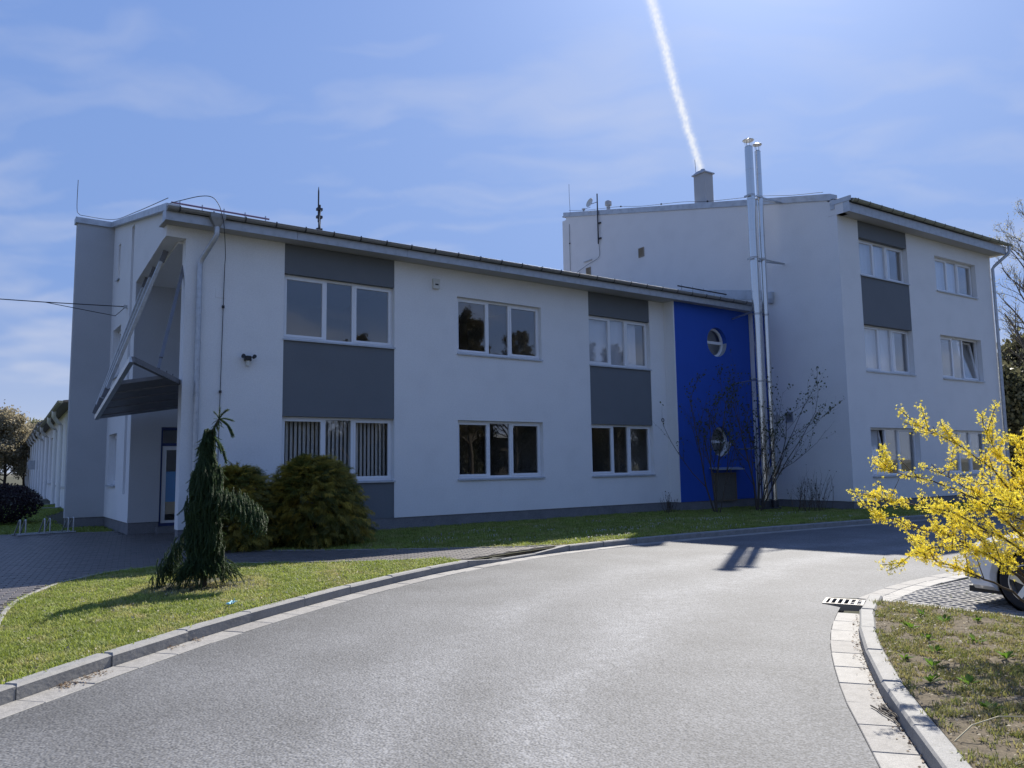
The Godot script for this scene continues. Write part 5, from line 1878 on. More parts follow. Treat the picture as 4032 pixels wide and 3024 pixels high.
	for k in 6:
		var a := TAU * k / 6.0
		var e := TAU * (k + 1) / 6.0
		db.tri(Vector3(0, 0.06, 0), Vector3(cos(e), 0, sin(e)) * 0.014 + Vector3(0, 0.062, 0), Vector3(cos(a), 0, sin(a)) * 0.014 + Vector3(0, 0.062, 0))
	db.box(Vector3(-0.002, 0, -0.002), Vector3(0.002, 0.06, 0.002))
	var xf5 := []
	var co5 := []
	var bed := noise(0.45, 66)
	for p in scatter(pv([[7.5, -14.2], [10.2, -12.7], [21, -12.2], [22, -14.5], [14, -16.8], [9, -16.2]]), 40.0, r):
		if bed.get_noise_2d(p.x * 1.2, p.y * 2.0) < 0.20: continue
		xf5.append(Transform3D(Basis(Vector3.UP, r.randf() * TAU).rotated(Vector3(0.8, 0, 0.6), r.randfn(0, 0.2)), Vector3(p.x, -0.01, p.y)))
		co5.append(Color(0.75, 0.75, 0.72) if r.randf() < 0.9 else Color(0.45, 0.36, 0.7))
	var ym := many("daisies", db.done(), M.leaf, xf5, co5, self)
	tag(ym, "scattered white daisies in the shaded lawn by the wall", "flowers", "", "stuff")
	weeds(r)

func weeds(r: RandomNumberGenerator) -> void:
	var spots := [[7.55, -3.95], [7.15, -3.6], [6.75, -3.35], [8.1, -3.9], [8.25, -4.2], [6.3, -3.15], [7.4, -3.3], [6.0, -2.75], [5.85, -2.95], [7.0, -2.9], [6.6, -2.6], [5.5, -2.4], [8.35, -3.7], [6.35, -3.4]]
	var kinds := ["close behind the kerb", "in the middle of the verge", "near the parking edge"]
	for k in spots.size():
		var p: Array = spots[k]
		var b := MB.new()
		for q in 9:
			var a := r.randf() * TAU
			var d := Vector3(cos(a), 0, sin(a))
			var s := Vector3(-sin(a), 0, cos(a)) * r.randf_range(0.010, 0.02)
			var l := r.randf_range(0.05, 0.10)
			var u := r.randf_range(0.02, 0.07)
			b.quad(Vector3.ZERO, d * l * 0.55 - s + Vector3.UP * u * 0.8, d * l + Vector3.UP * u, d * l * 0.55 + s + Vector3.UP * u * 0.8)
		for q in b.v.size():
			b.c.append(Color(0.13, 0.24, 0.03))
		var o := solo("weed_plant", b, M.leaf, "small bright green leafy weed growing in the near verge", "weed", "bright green weeds in the near verge")
		o.position = Vector3(p[0], -0.014, p[1])

# a woody skeleton: tubes into b, tips into tips
func grow(b: MB, tips: Array, p: Vector3, d: Vector3, l: float, rad: float, level: int, cfg: Dictionary, r: RandomNumberGenerator) -> void:
	var seg: int = cfg.get("seg", 4)
	var pts := [p]
	var rr := [rad]
	var dir := d
	var wob: float = cfg.get("wobble", 0.16)
	var lift: float = cfg.get("lift", 0.05)
	for k in seg:
		dir = (dir + Vector3(r.randfn(0, wob), r.randfn(0, wob) + lift, r.randfn(0, wob))).normalized()
		p += dir * l / seg
		pts.append(p)
		rr.append(lerpf(rad, rad * cfg.get("taper", 0.35), float(k + 1) / seg))
	b.tube(pts, rr, 7 if rad > 0.06 else (5 if rad > 0.015 else 3), false)
	if level <= 0:
		for k in range(1, pts.size()):
			tips.append([pts[k], dir])
		return
	var kids: int = r.randi_range(cfg.kids[0], cfg.kids[1])
	for k in kids:
		var t := lerpf(cfg.get("from", 0.25), 1.0, (k + r.randf()) / kids)
		var q := t * seg
		var s := mini(int(q), seg - 1)
		var at: Vector3 = pts[s].lerp(pts[s + 1], q - s)
		var away := dir.cross(Vector3(r.randfn(0, 1), r.randfn(0, 1), r.randfn(0, 1))).normalized()
		var ang := r.randf_range(cfg.angle[0], cfg.angle[1])
		var nd := (dir * cos(ang) + away * sin(ang)).normalized()
		grow(b, tips, at, nd, l * r.randf_range(cfg.short[0], cfg.short[1]) * (1.15 - 0.5 * t), maxf(rr[s] * r.randf_range(0.45, 0.7), cfg.get("least", 0.003)), level - 1, cfg, r)

func leaf_mesh(l: float, w: float) -> ArrayMesh:
	var b := MB.new()
	b.quad(Vector3.ZERO, Vector3(w, 0.1 * l, l * 0.5), Vector3(0, 0.0, l), Vector3(-w, 0.1 * l, l * 0.5))
	return b.done()

func spray(tips: Array, per: int, s0: float, s1: float, c0: Color, c1: Color, loose: float, r: RandomNumberGenerator) -> Array:
	var xf := []
	var co := []
	for t in tips:
		for k in per:
			var s := r.randf_range(s0, s1)
			xf.append(Transform3D(Basis.from_euler(Vector3(r.randf() * TAU, r.randf() * TAU, r.randf() * TAU)).scaled(Vector3.ONE * s), t[0] + Vector3(r.randfn(0, loose), r.randfn(0, loose), r.randfn(0, loose))))
			co.append(c0.lerp(c1, r.randf()) * r.randf_range(0.7, 1.2))
	return [xf, co]

func tree_kind(seed_: int, h: float, levels: int, cfg: Dictionary, leafy: int, leaf_size: float, c0: Color, c1: Color, bark: Material) -> Node3D:
	var r := RandomNumberGenerator.new()
	r.seed = seed_
	var o := Node3D.new()
	var b := MB.new()
	var tips := []
	# trunk with limbs all the way up
	var pts := []
	var rr := []
	var p := Vector3(0, -0.3, 0)
	var n := 10
	var base := h * 0.013 + 0.05
	for k in n + 1:
		pts.append(p)
		rr.append(base * pow(1.0 - float(k) / (n + 0.6), 0.8))
		p += Vector3(r.randfn(0, 0.012) * h * 0.5, h * 0.97 / n, r.randfn(0, 0.012) * h * 0.5)
	b.tube(pts, rr, 9, false)
	var limbs: int = cfg.limbs
	for k in limbs:
		var t := lerpf(cfg.clear, 0.98, pow((k + r.randf()) / limbs, 0.85))
		var q := t * n
		var s := mini(int(q), n - 1)
		var a := k * 2.4 + r.randfn(0, 0.3)
		var up: float = cfg.up
		var d := Vector3(cos(a), up + r.randfn(0, 0.15), sin(a)).normalized()
		grow(b, tips, pts[s].lerp(pts[s + 1], q - s), d, h * cfg.reach * (1.12 - t * 0.85) * r.randf_range(0.8, 1.15), rr[s] * 0.5, levels, cfg, r)
	part("trunk", b, bark, o)
	if leafy > 0:
		var sp := spray(tips, leafy, 0.7, 1.4, c0, c1, cfg.get("loose", 0.12), r)
		many("crown", leaf_mesh(leaf_size, leaf_size * 0.4), M.leaf, sp[0], sp[1], o)
	return o

func stand(kind: Node3D, called: String, at: Vector3, s: float, turn: float, label: String, group: String) -> void:
	var o: Node3D = kind.duplicate()
	o.name = numbered(called)
	add_child(o)
	o.position = at
	o.rotation.y = turn
	o.scale = Vector3.ONE * s
	tag(o, label, "tree", group)

func trees() -> void:
	var open := {"limbs": 26, "clear": 0.18, "up": 1.1, "reach": 0.34, "kids": [5, 7], "angle": [0.35, 0.85], "short": [0.35, 0.6], "least": 0.012, "wobble": 0.13, "lift": 0.07, "loose": 0.15, "seg": 4}
	var dense := {"limbs": 22, "clear": 0.08, "up": 0.75, "reach": 0.40, "kids": [5, 7], "angle": [0.4, 1.0], "short": [0.35, 0.6], "least": 0.016, "wobble": 0.18, "lift": 0.05, "loose": 0.30, "seg": 4}
	var a := tree_kind(11, 19.0, 2, open, 1, 0.08, Color(0.30, 0.29, 0.16), Color(0.42, 0.39, 0.25), M.bark_pale)
	var a2 := tree_kind(12, 15.0, 2, open, 1, 0.08, Color(0.26, 0.26, 0.14), Color(0.38, 0.35, 0.22), M.bark)
	var d := tree_kind(13, 9.0, 2, dense, 6, 0.20, Color(0.26, 0.28, 0.14), Color(0.42, 0.40, 0.26), M.bark_pale)  # both far woodland kinds: leaves lightened to stand in for haze and backlight
	var d2 := tree_kind(14, 8.0, 2, dense, 6, 0.20, Color(0.30, 0.27, 0.17), Color(0.44, 0.38, 0.26), M.bark)
	var m1 := tree_kind(16, 19.0, 2, open, 5, 0.2, Color(0.07, 0.065, 0.03), Color(0.11, 0.095, 0.05), M.bark)  # unseen mirrored trees; leaves coloured dark for the window reflections
	var m2 := tree_kind(17, 15.0, 2, open, 5, 0.2, Color(0.06, 0.055, 0.03), Color(0.10, 0.085, 0.045), M.bark)
	var low := tree_kind(15, 5.0, 2, dense, 8, 0.16, Color(0.09, 0.10, 0.05), Color(0.17, 0.16, 0.09), M.bark)
	# behind the tall block, at the right
	var g := "bare trees behind the tall block"
	stand(a, "bare_tree", Vector3(47.5, 0, -17.0), 0.80, 0.3, "tallest bare tree with catkins beyond the tall block's downpipe", g)
	stand(a2, "bare_tree", Vector3(45.0, 0, -20.3), 0.72, 1.7, "lower bare tree half hidden behind the tall block's end", g)
	stand(a2, "bare_tree", Vector3(50.0, 0, -15.2), 0.98, 2.9, "bare tree at the picture's right edge behind the yellow shrub", g)
	stand(low, "undergrowth_tree", Vector3(44.0, 0, -17.3), 1.2, 0.5, "dark leafy thicket below the bare trees near the downpipe", g)
	stand(low, "undergrowth_tree", Vector3(46.5, 0, -15.6), 1.35, 2.2, "dark leafy thicket below the bare trees at the picture's edge", g)
	stand(low, "undergrowth_tree", Vector3(50.0, 0, -18.5), 1.6, 4.0, "tall dark thicket standing between the bare trunks", g)
	# far beyond the warehouse, at the left
	g = "woodland beyond the warehouse"
	var far := [[3.0, -112, 0], [7.5, -116, 1], [-2.5, -108, 1], [-7.5, -113, 0], [0.5, -98, 0], [4.8, -103, 1], [-4.0, -120, 0], [9.5, -124, 0], [-10.5, -105, 1]]
	var words := ["olive tree in the middle of the far woodland", "brownish tree close to the warehouse's far end", "brown tree left of the middle of the far woodland", "olive tree at the far woodland's outer edge", "nearest olive tree in front of the far woodland", "nearest brown tree beside the warehouse's far end", "tall olive tree deep in the far woodland", "olive tree rising behind the warehouse's far roof", "brown tree at the picture's edge of the far woodland"]
	for k in far.size():
		var f: Array = far[k]
		stand(d if f[2] == 0 else d2, "woodland_tree", Vector3(f[0], 0, f[1]), 0.82 + 0.12 * (k % 3), k * 1.9, words[k], g)
	# out of view across the road: dark leaves to darken what the windows mirror
	g = "unseen trees across the road mirrored in the windows"
	var back := [[14, 24, 0.62], [21, 26, 0.58], [27, 23, 0.72], [34, 27, 0.80], [39.5, 24, 0.92], [46, 26, 0.88], [53, 24, 0.82], [61, 27, 0.86], [70, 25, 0.8], [5, 27, 0.6]]
	var nth := ["first", "second", "third", "fourth", "fifth", "sixth", "seventh", "eighth", "ninth", "tenth", "eleventh", "twelfth", "thirteenth", "fourteenth", "fifteenth", "sixteenth"]
	var n := 0
	for f in back:
		stand(m1 if n % 2 else m2, "unseen_tree", Vector3(f[0], -0.15, f[1]), f[2] * (0.9 if n % 2 else 1.15), n * 1.3, "%s unseen bare tree from left in the mirrored row across the road" % nth[n], g)
		n += 1
	var dusk := tree_kind(18, 5.0, 2, dense, 10, 0.2, Color(0.03, 0.035, 0.015), Color(0.06, 0.06, 0.03), M.bark)  # unseen thickets, leaves coloured dark to darken the lower window reflections
	for k in 16:
		stand(dusk, "unseen_thicket", Vector3(2.0 + k * 4.8, -0.15, 29.0 + (k % 2) * 2.0), 1.15 + 0.12 * (k % 3), k * 2.1, "%s unseen dark thicket from left in the mirrored row across the road" % nth[k], "unseen thickets across the road mirrored in the windows")
	for k in [a, a2, d, d2, m1, m2, low, dusk]:
		k.free()

# ---- conifers
func sprig(l: float, droop: float, needle: float, count: int, r: RandomNumberGenerator) -> ArrayMesh:   # a shoot along +z set with needles
	var b := MB.new()
	var at := func(t: float) -> Vector3: return Vector3(0, -droop * t * t * l, l * t * (1.0 - 0.25 * droop * t))
	b.tube([at.call(0.0), at.call(0.5), at.call(1.0)], [0.006, 0.005, 0.003], 3, false)
	for k in count:
		var t := (k + r.randf()) / count
		var p: Vector3 = at.call(t)
		var f: Vector3 = (at.call(minf(t + 0.05, 1.05)) - p).normalized()
		var a := r.randf() * TAU
		var x := f.cross(Vector3.UP).normalized()
		var y := x.cross(f)
		var w := x * cos(a) + y * sin(a)
		var tip := p + (w * 0.8 + f * 0.75).normalized() * needle * r.randf_range(0.7, 1.2)
		var s := f.cross(w).normalized() * needle * 0.13
		b.tri(p - s, p + s, tip)
	return b.done()

func spruce() -> void:
	var r := RandomNumberGenerator.new()
	r.seed = 5
	var o := thing("weeping_spruce", "dark green weeping spruce with bent tip on the sunny lawn island", "tree", Vector3(2.95, 0, -11.55))
	# in its own axes: a = picture right, b = away from the viewer
	var a := Vector3(0.81, 0, 0.586)
	var back := Vector3(0.586, 0, -0.81)
	var stem := [Vector3(0, -0.1, 0), a * 0.0 + Vector3.UP * 0.6, a * -0.02 + Vector3.UP * 1.2, a * 0.0 + Vector3.UP * 1.75, a * 0.04 + Vector3.UP * 2.1, a * 0.16 + Vector3.UP * 2.33]
	var b := MB.new()
	b.tube(stem, [0.05, 0.045, 0.038, 0.03, 0.022, 0.012], 7)
	part("trunk", b, M.bark, o)
	var kinds := [sprig(0.21, 0.5, 0.022, 130, r), sprig(0.17, 0.9, 0.022, 110, r), sprig(0.15, 0.3, 0.022, 100, r)]
	var xf := [[], [], []]
	var co := [[], [], []]
	var put := func(p: Vector3, d: Vector3, s: float, k: int, light: float) -> void:
		var f := d.normalized()
		var x := Vector3.UP.cross(f)
		if x.length() < 0.05: x = Vector3.RIGHT
		x = x.normalized()
		xf[k].append(Transform3D(Basis(x, f.cross(x), f).scaled_local(Vector3.ONE * s), p))
		co[k].append(Color(0.06, 0.105, 0.042).lerp(Color(0.075, 0.12, 0.045), r.randf()) * r.randf_range(0.85, 1.15))
	var width := func(y: float) -> float:
		if y < 0.35: return lerpf(0.50, 0.30, y / 0.35)
		if y < 0.9: return lerpf(0.30, 0.29, (y - 0.35) / 0.55)
		if y < 1.5: return lerpf(0.29, 0.25, (y - 0.9) / 0.6)
		if y < 1.72: return lerpf(0.25, 0.13, (y - 1.5) / 0.22)
		return lerpf(0.13, 0.08, clampf((y - 1.72) / 0.35, 0.0, 1.0))
	for k in 3400:
		var y := r.randf_range(0.06, 2.1)
		if y > 1.7 and r.randf() < 0.4: continue
		var w: float = width.call(y) * 0.88
		var ang := r.randf() * TAU
		var rad := w * sqrt(r.randf_range(0.25, 1.0)) * (0.86 + 0.18 * sin(ang * 3.0 + y * 4.0) + 0.08 * sin(ang * 7.0 - y * 9.0))
		var dir := a * cos(ang) + back * sin(ang)
		var centre := a * (0.05 * maxf(0.0, y - 1.6))
		var p := centre + dir * rad + Vector3.UP * (y + 0.10)
		var hang := Vector3(dir.x * 0.22, -1.0, dir.z * 0.22) if y > 0.25 else Vector3(dir.x, -0.25, dir.z)
		hang += Vector3(r.randfn(0, 0.22), 0, r.randfn(0, 0.22))
		put.call(p, hang, r.randf_range(0.8, 1.35), r.randi() % 3, r.randf_range(-0.3, 0.5) + rad / w * 0.2)
	# side branch that droops out to the right
	for k in 460:
		var t := r.randf()
		var p := a * lerpf(0.15, 0.86, t) + back * r.randfn(-0.05, 0.10) + Vector3.UP * (lerpf(1.28, 0.92, t * t) + r.randfn(0, 0.05))
		put.call(p, Vector3(r.randfn(0, 0.2), -1.0, r.randfn(0, 0.2)) + a * 0.35 * t, r.randf_range(0.8, 1.4), r.randi() % 3, r.randf_range(-0.1, 0.7))
	for k in 150:   # low left skirt
		var t := r.randf()
		var p := a * lerpf(-0.25, -0.62, t) + back * r.randfn(0.0, 0.16) + Vector3.UP * (lerpf(0.75, 0.12, t) + r.randfn(0, 0.05))
		put.call(p, Vector3(r.randfn(0, 0.2), -0.8, r.randfn(0, 0.2)) - a * 0.5, r.randf_range(0.8, 1.3), r.randi() % 3, r.randf_range(-0.2, 0.4))
	# the bent leader and its whorls
	var whorl := [[stem[5], 0.5, -0.2, 1.5, 0.9], [stem[5], 1.0, 0.15, 1.4, 0.8], [stem[5], 0.15, 1.0, 1.2, 0.5], [stem[5], 0.55, 0.75, 1.5, 0.9], [stem[5], 0.95, -0.45, 1.5, 0.6], [stem[5], -0.2, 0.9, 0.9, 0.4],
		[stem[4], 0.9, -0.35, 1.6, 0.6], [stem[4], 1.0, -0.55, 2.2, 0.7], [stem[4], -0.9, -0.5, 1.6, 0.5], [stem[4], -1.0, -0.75, 1.9, 0.4], [stem[4], -0.5, -0.9, 1.5, 0.4], [stem[4], 0.6, -0.9, 1.6, 0.4], [stem[4], 0.3, -1.0, 1.5, 0.3], [stem[3], -0.9, -0.6, 1.8, 0.5], [stem[3], -0.8, -0.9, 2.0, 0.4], [stem[3], -0.95, -0.45, 1.5, 0.4], [stem[3], 0.8, -0.9, 1.5, 0.4]]
	for q in whorl:
		var d: Vector3 = a * q[1] + Vector3.UP * q[2] + back * r.randfn(0, 0.35)
		put.call(q[0], d, q[3], 2 if q[2] > 0 else 0, q[4])
		put.call(q[0] + d.normalized() * 0.02, d, q[3], 2 if q[2] > 0 else 0, q[4])
	for k in 60:
		var t := r.randf()
		var p: Vector3 = stem[4].lerp(stem[5], t)
		put.call(p, a * r.randfn(0.1, 0.7) + back * r.randfn(0, 0.6) + Vector3.UP * r.randfn(-0.6, 0.4), r.randf_range(0.45, 0.8), 2, r.randf_range(0.0, 0.6))
	for k in 3:
		many("foliage", kinds[k], M.leaf, xf[k], co[k], o)

func cypress(at: Vector3, h: float, w: float, count: int, seed_: int, label: String) -> void:
	var r := RandomNumberGenerator.new()
	r.seed = seed_
	var o := thing("thread_cypress", label, "shrub", at, 0.0, "golden thread cypresses below the window")
	var b := MB.new()
	for k in 6:
		var an := TAU * k / 6.0
		b.tube([Vector3(0, -0.1, 0), Vector3(cos(an) * w * 0.12, h * 0.3, sin(an) * w * 0.12), Vector3(cos(an) * w * 0.28, h * 0.62, sin(an) * w * 0.28)], [0.05, 0.035, 0.012], 6, false)
	part("stems", b, M.bark, o)
	# an arching frond along +z hung with threads
	var kinds := []
	for v in 3:
		var s := MB.new()
		var l := 0.30
		var arc := func(t: float) -> Vector3: return Vector3(0.02 * sin(t * 5.0 + v), l * (0.42 * t - 0.72 * t * t), l * t * 0.9)
		for k in 5:
			var p0: Vector3 = arc.call(k / 5.0)
			var p1: Vector3 = arc.call((k + 1) / 5.0)
			var wd := Vector3(0.006, 0, 0)
			s.quad(p0 - wd, p0 + wd, p1 + wd, p1 - wd)
		for k in 46:
			var t := r.randf_range(0.15, 1.0)
			var p: Vector3 = arc.call(t)
			var side := (1.0 if k % 2 else -1.0) * r.randf_range(0.2, 1.0)
			var q := p + Vector3(side * 0.055, r.randf_range(-0.012, 0.012), r.randf_range(0.01, 0.05))
			var e := q + Vector3(side * 0.018, -r.randf_range(0.03, 0.10), r.randf_range(0.0, 0.03))
			var wd := Vector3(0.0022, 0, 0.0035)
			s.quad(p - wd, p + wd, q + wd, q - wd)
			s.tri(q - wd, q + wd, e)
			var e2 := q + Vector3(side * 0.03, -r.randf_range(0.0, 0.04), r.randf_range(0.015, 0.05))
			s.tri(q - wd, q + wd, e2)
		kinds.append(s.done())
	var xf := [[], [], []]
	var co := [[], [], []]
	var f := noise(1.5, seed_ + 7)
	for k in count:
		var an := r.randf() * TAU
		var t := pow(r.randf(), 1.15)
		var bump := 0.84 + 0.20 * f.get_noise_3d(cos(an) * 1.6, t * 3.2, sin(an) * 1.6) * 2.0
		var full := w * 0.5 * sqrt(maxf(1.0 - pow(t, 1.9), 0.0)) * bump
		var rr := full * pow(r.randf(), 0.28) * 0.92
		var p := Vector3(cos(an) * rr, h * (0.10 + 0.80 * t) * (0.94 + 0.06 * bump), sin(an) * rr)
		var yaw := atan2(cos(an), sin(an)) + r.randfn(0, 0.55)
		var rise := lerpf(-0.15, 0.95, pow(t, 1.4)) + r.randfn(0, 0.25)
		var c := r.randi() % 3
		xf[c].append(Transform3D(Basis(Vector3.UP, yaw) * Basis(Vector3.RIGHT, -rise) * Basis(Vector3(0, 0, 1), r.randfn(0, 0.4)) * Basis.from_scale(Vector3.ONE * r.randf_range(0.7, 1.15)), p))
		var clump := f.get_noise_3dv(p * 2.6 + Vector3(4, 9, 2))
		var g := clampf(clump * 1.5 + 0.36 + r.randfn(0, 0.16), 0.0, 1.0)
		co[c].append(Color(0.11, 0.13, 0.028).lerp(Color(0.52, 0.40, 0.07), g) * r.randf_range(0.75, 1.2))
	for k in 3:
		many("foliage", kinds[k], M.leaf, xf[k], co[k], o)

func hedge_bush() -> void:
	var r := RandomNumberGenerator.new()
	r.seed = 9
	var o := thing("clipped_bush", "dark purple rounded clipped bush on the lawn beside the warehouse", "shrub", Vector3(0.75, 0, -29.5))
	var b := MB.new()
	for k in 9:
		var an := TAU * k / 9.0
		b.tube([Vector3(0, -0.1, 0), Vector3(cos(an) * 0.5, 0.5, sin(an) * 0.5), Vector3(cos(an) * 1.1, 0.95, sin(an) * 1.1)], [0.03, 0.02, 0.008], 5, false)
	part("stems", b, M.bark, o)
	var xf := []
	var co := []
	for k in 9000:
		var d := Vector3(r.randfn(0, 1), r.randfn(0, 1), r.randfn(0, 1)).normalized()
		var p := d * pow(r.randf(), 0.2) * Vector3(1.72, 0.72, 1.5)
		p.y += 0.62
		if p.y < 0.08: continue
		xf.append(Transform3D(Basis.from_euler(Vector3(r.randf() * TAU, r.randf() * TAU, 0)).scaled(Vector3.ONE * r.randf_range(0.8, 1.4)), p))
		co.append(Color(0.030, 0.016, 0.024).lerp(Color(0.045, 0.03, 0.03), r.randf()) * r.randf_range(0.7, 1.3))
	many("foliage", leaf_mesh(0.075, 0.03), M.leaf, xf, co, o)

func bare_shrub(at: Vector3, h: float, stems: int, spread: Vector3, seed_: int, label: String, leaf: float, levels := 2) -> void:
	var r := RandomNumberGenerator.new()
	r.seed = seed_
	var o := thing("bare_shrub", label, "shrub", at, 0.0, "bare shrubs beside the blue bay")
	var cfg := {"kids": [4, 6], "angle": [0.3, 0.8], "short": [0.35, 0.62], "least": 0.003, "wobble": 0.09, "lift": 0.09, "from": 0.22, "taper": 0.3}
	var tips := []
	for k in stems:
		var b := MB.new()
		var an := TAU * k / stems + r.randfn(0, 0.3)
		var d := (Vector3(cos(an) * 0.30, 1.0, sin(an) * 0.22) + spread * r.randf_range(0.4, 1.0)).normalized()
		grow(b, tips, Vector3(cos(an) * 0.08, -0.05, sin(an) * 0.08), d, h * r.randf_range(0.62, 0.82), 0.0065 * h * r.randf_range(0.7, 1.1), levels, cfg, r)
		part("stem", b, M.bark, o)
	if leaf > 0.0:
		var few := []
		for t in tips:
			if r.randf() < 0.75: few.append(t)
		var sp := spray(few, 2, 0.7, 1.3, Color(0.05, 0.075, 0.02), Color(0.09, 0.11, 0.03), 0.03, r)
		many("leaves", leaf_mesh(leaf, leaf * 0.35), M.leaf, sp[0], sp[1], o)

func twig_bush(at: Vector3, h: float, n: int, w: float, seed_: int, label: String) -> void:
	var r := RandomNumberGenerator.new()
	r.seed = seed_
	var o := thing("twig_bush", label, "shrub", at, 0.0, "low leafless bushes at the wall foot")
	var b := MB.new()
	var tips := []
	for k in n:
		var an := r.randf() * TAU
		var d := Vector3(cos(an) * 0.35, 1.0, sin(an) * 0.25).normalized()
		grow(b, tips, Vector3(r.randfn(0, w), -0.03, r.randfn(0, w * 0.5)), d, h * r.randf_range(0.5, 1.0), 0.008, 1, {"kids": [2, 3], "angle": [0.25, 0.6], "short": [0.3, 0.5], "least": 0.003, "wobble": 0.09, "lift": 0.03}, r)
	part("twigs", b, M.twig, o)
	var few := []
	for t in tips:
		if r.randf() < 0.16: few.append(t)
	var sp := spray(few, 1, 0.7, 1.2, Color(0.05, 0.05, 0.025), Color(0.07, 0.06, 0.03), 0.01, r)
	many("buds", leaf_mesh(0.05, 0.02), M.leaf, sp[0], sp[1], o)

func forsythia() -> void:
	var r := RandomNumberGenerator.new()
	r.seed = 21
	var base := Vector3(7.86, -0.02, -2.67)
	var o := thing("forsythia", "large yellow flowering forsythia shrub arching over the near verge", "shrub", base)
	var a := Vector3(0.81, 0, 0.586)      # picture right
	var back := Vector3(0.586, 0, -0.81)  # away
	var P := func(x: float, y: float, d: float) -> Vector3: return a * x + Vector3.UP * y * 0.97 + back * d
	# long arching canes, from the base out to their tips (right, up, away), in metres
	var canes := [
		[[0.02, 0.0, 0.0], [-0.12, 0.9, 0.1], [-0.50, 1.55, 0.2], [-0.85, 1.85, 0.25], [-1.22, 2.02, 0.3]],
		[[-0.02, 0.0, 0.05], [-0.25, 0.75, 0.0], [-0.75, 1.25, -0.1], [-1.25, 1.48, -0.15], [-1.75, 1.60, -0.2]],
		[[-0.03, 0.0, -0.05], [-0.35, 0.70, -0.1], [-0.95, 1.12, -0.2], [-1.45, 1.28, -0.2], [-1.85, 1.38, -0.15]],
		[[-0.04, 0.0, 0.0], [-0.45, 0.62, 0.05], [-0.95, 0.95, 0.1], [-1.35, 1.08, 0.1], [-1.68, 1.22, 0.1]],
		[[-0.04, 0.0, -0.1], [-0.5, 0.55, -0.2], [-0.95, 0.88, -0.3], [-1.35, 0.92, -0.3], [-1.74, 0.74, -0.3]],
		[[-0.05, 0.0, 0.05], [-0.4, 0.42, 0.1], [-0.75, 0.62, 0.15], [-1.0, 0.72, 0.2], [-1.22, 0.80, 0.2]],
		[[0.0, 0.0, 0.1], [-0.05, 0.9, 0.2], [-0.30, 1.5, 0.2], [-0.52, 1.85, 0.2], [-0.57, 2.08, 0.2]],
		[[0.05, 0.0, 0.0], [0.0, 0.9, 0.0], [-0.2, 1.5, 0.0], [-0.38, 1.70, 0.0], [-0.42, 1.86, 0.0]],
		[[0.05, 0.0, 0.0], [0.1, 0.9, -0.1], [-0.05, 1.4, -0.2], [-0.16, 1.6, -0.2], [-0.2, 1.7, -0.2]],
		[[0.0, 0.0, 0.0], [-0.3, 0.6, 0.2], [-0.6, 0.95, 0.4], [-0.85, 1.15, 0.5], [-1.1, 1.3, 0.6]],
		[[0.0, 0.0, 0.0], [-0.2, 0.75, -0.3], [-0.5, 1.1, -0.5], [-0.8, 1.25, -0.6], [-1.05, 1.3, -0.7]],
		[[0.0, 0.0, 0.0], [-0.15, 0.8, 0.3], [-0.35, 1.2, 0.5], [-0.6, 1.45, 0.6], [-0.9, 1.6, 0.7]],
		[[0.0, 0.0, 0.0], [-0.1, 0.7, -0.1], [-0.35, 1.05, -0.1], [-0.65, 1.2, -0.1], [-0.95, 1.22, -0.1]],
		[[0.0, 0.0, 0.0], [-0.15, 0.6, 0.1], [-0.40, 0.9, 0.2], [-0.70, 1.02, 0.2], [-1.0, 1.05, 0.2]],
		[[0.0, 0.0, 0.0], [-0.1, 0.8, 0.1], [-0.3, 1.2, 0.2], [-0.5, 1.42, 0.3], [-0.75, 1.5, 0.3]],
		[[0.0, 0.0, 0.0], [0.3, 0.8, 0.2], [0.6, 1.3, 0.2], [0.9, 1.6, 0.2], [1.2, 1.7, 0.2]],
		[[0.0, 0.0, 0.0], [0.3, 0.7, -0.3], [0.5, 1.2, -0.5], [0.7, 1.5, -0.6], [0.9, 1.6, -0.7]],
		[[0.0, 0.0, 0.0], [0.2, 0.8, 0.4], [0.3, 1.3, 0.6], [0.4, 1.6, 0.8], [0.5, 1.75, 0.9]],
	]
	var xf := []
	var co := []
	var bloom := func(p: Vector3, s: float) -> void:
		xf.append(Transform3D(Basis.from_euler(Vector3(r.randf() * TAU, r.randf() * TAU, r.randf() * TAU)).scaled(Vector3.ONE * s), p))
		co.append(Color(0.90, 0.72, 0.03).lerp(Color(0.94, 0.83, 0.13), r.randf()) * r.randf_range(0.9, 1.05))
	var lines := []
	for c in canes:
		var pts := []
		for k in c.size() - 1:
			var p0: Vector3 = P.call(c[maxi(k - 1, 0)][0], c[maxi(k - 1, 0)][1], c[maxi(k - 1, 0)][2])
			var p1: Vector3 = P.call(c[k][0], c[k][1], c[k][2])
			var p2: Vector3 = P.call(c[k + 1][0], c[k + 1][1], c[k + 1][2])
			var e: Array = c[mini(k + 2, c.size() - 1)]
			for q in 5:
				pts.append(p1.cubic_interpolate(p2, p0, P.call(e[0], e[1], e[2]), q / 5.0) + Vector3(r.randfn(0, 0.008), r.randfn(0, 0.008), r.randfn(0, 0.008)))
			if k == c.size() - 2: pts.append(p2)
		lines.append([pts, 0.013, 1.0])
	# side shoots, mostly upright
	for k in canes.size():
		var pts: Array = lines[k][0]
		for q in 11:
			var t := r.randf_range(0.22, 0.95)
			var s := mini(int(t * (pts.size() - 1)), pts.size() - 2)
			var p: Vector3 = pts[s]
			var dir: Vector3 = (pts[s + 1] - pts[s]).normalized()
			var d := (dir * 0.55 + Vector3(r.randfn(0, 0.35), r.randf_range(-0.25, 1.0), r.randfn(0, 0.35))).normalized()
			var l := r.randf_range(0.07, 0.26)
			lines.append([[p, p + d * l * 0.5 + Vector3.UP * 0.01, p + d * l + Vector3.UP * 0.03], 0.005, 0.9])
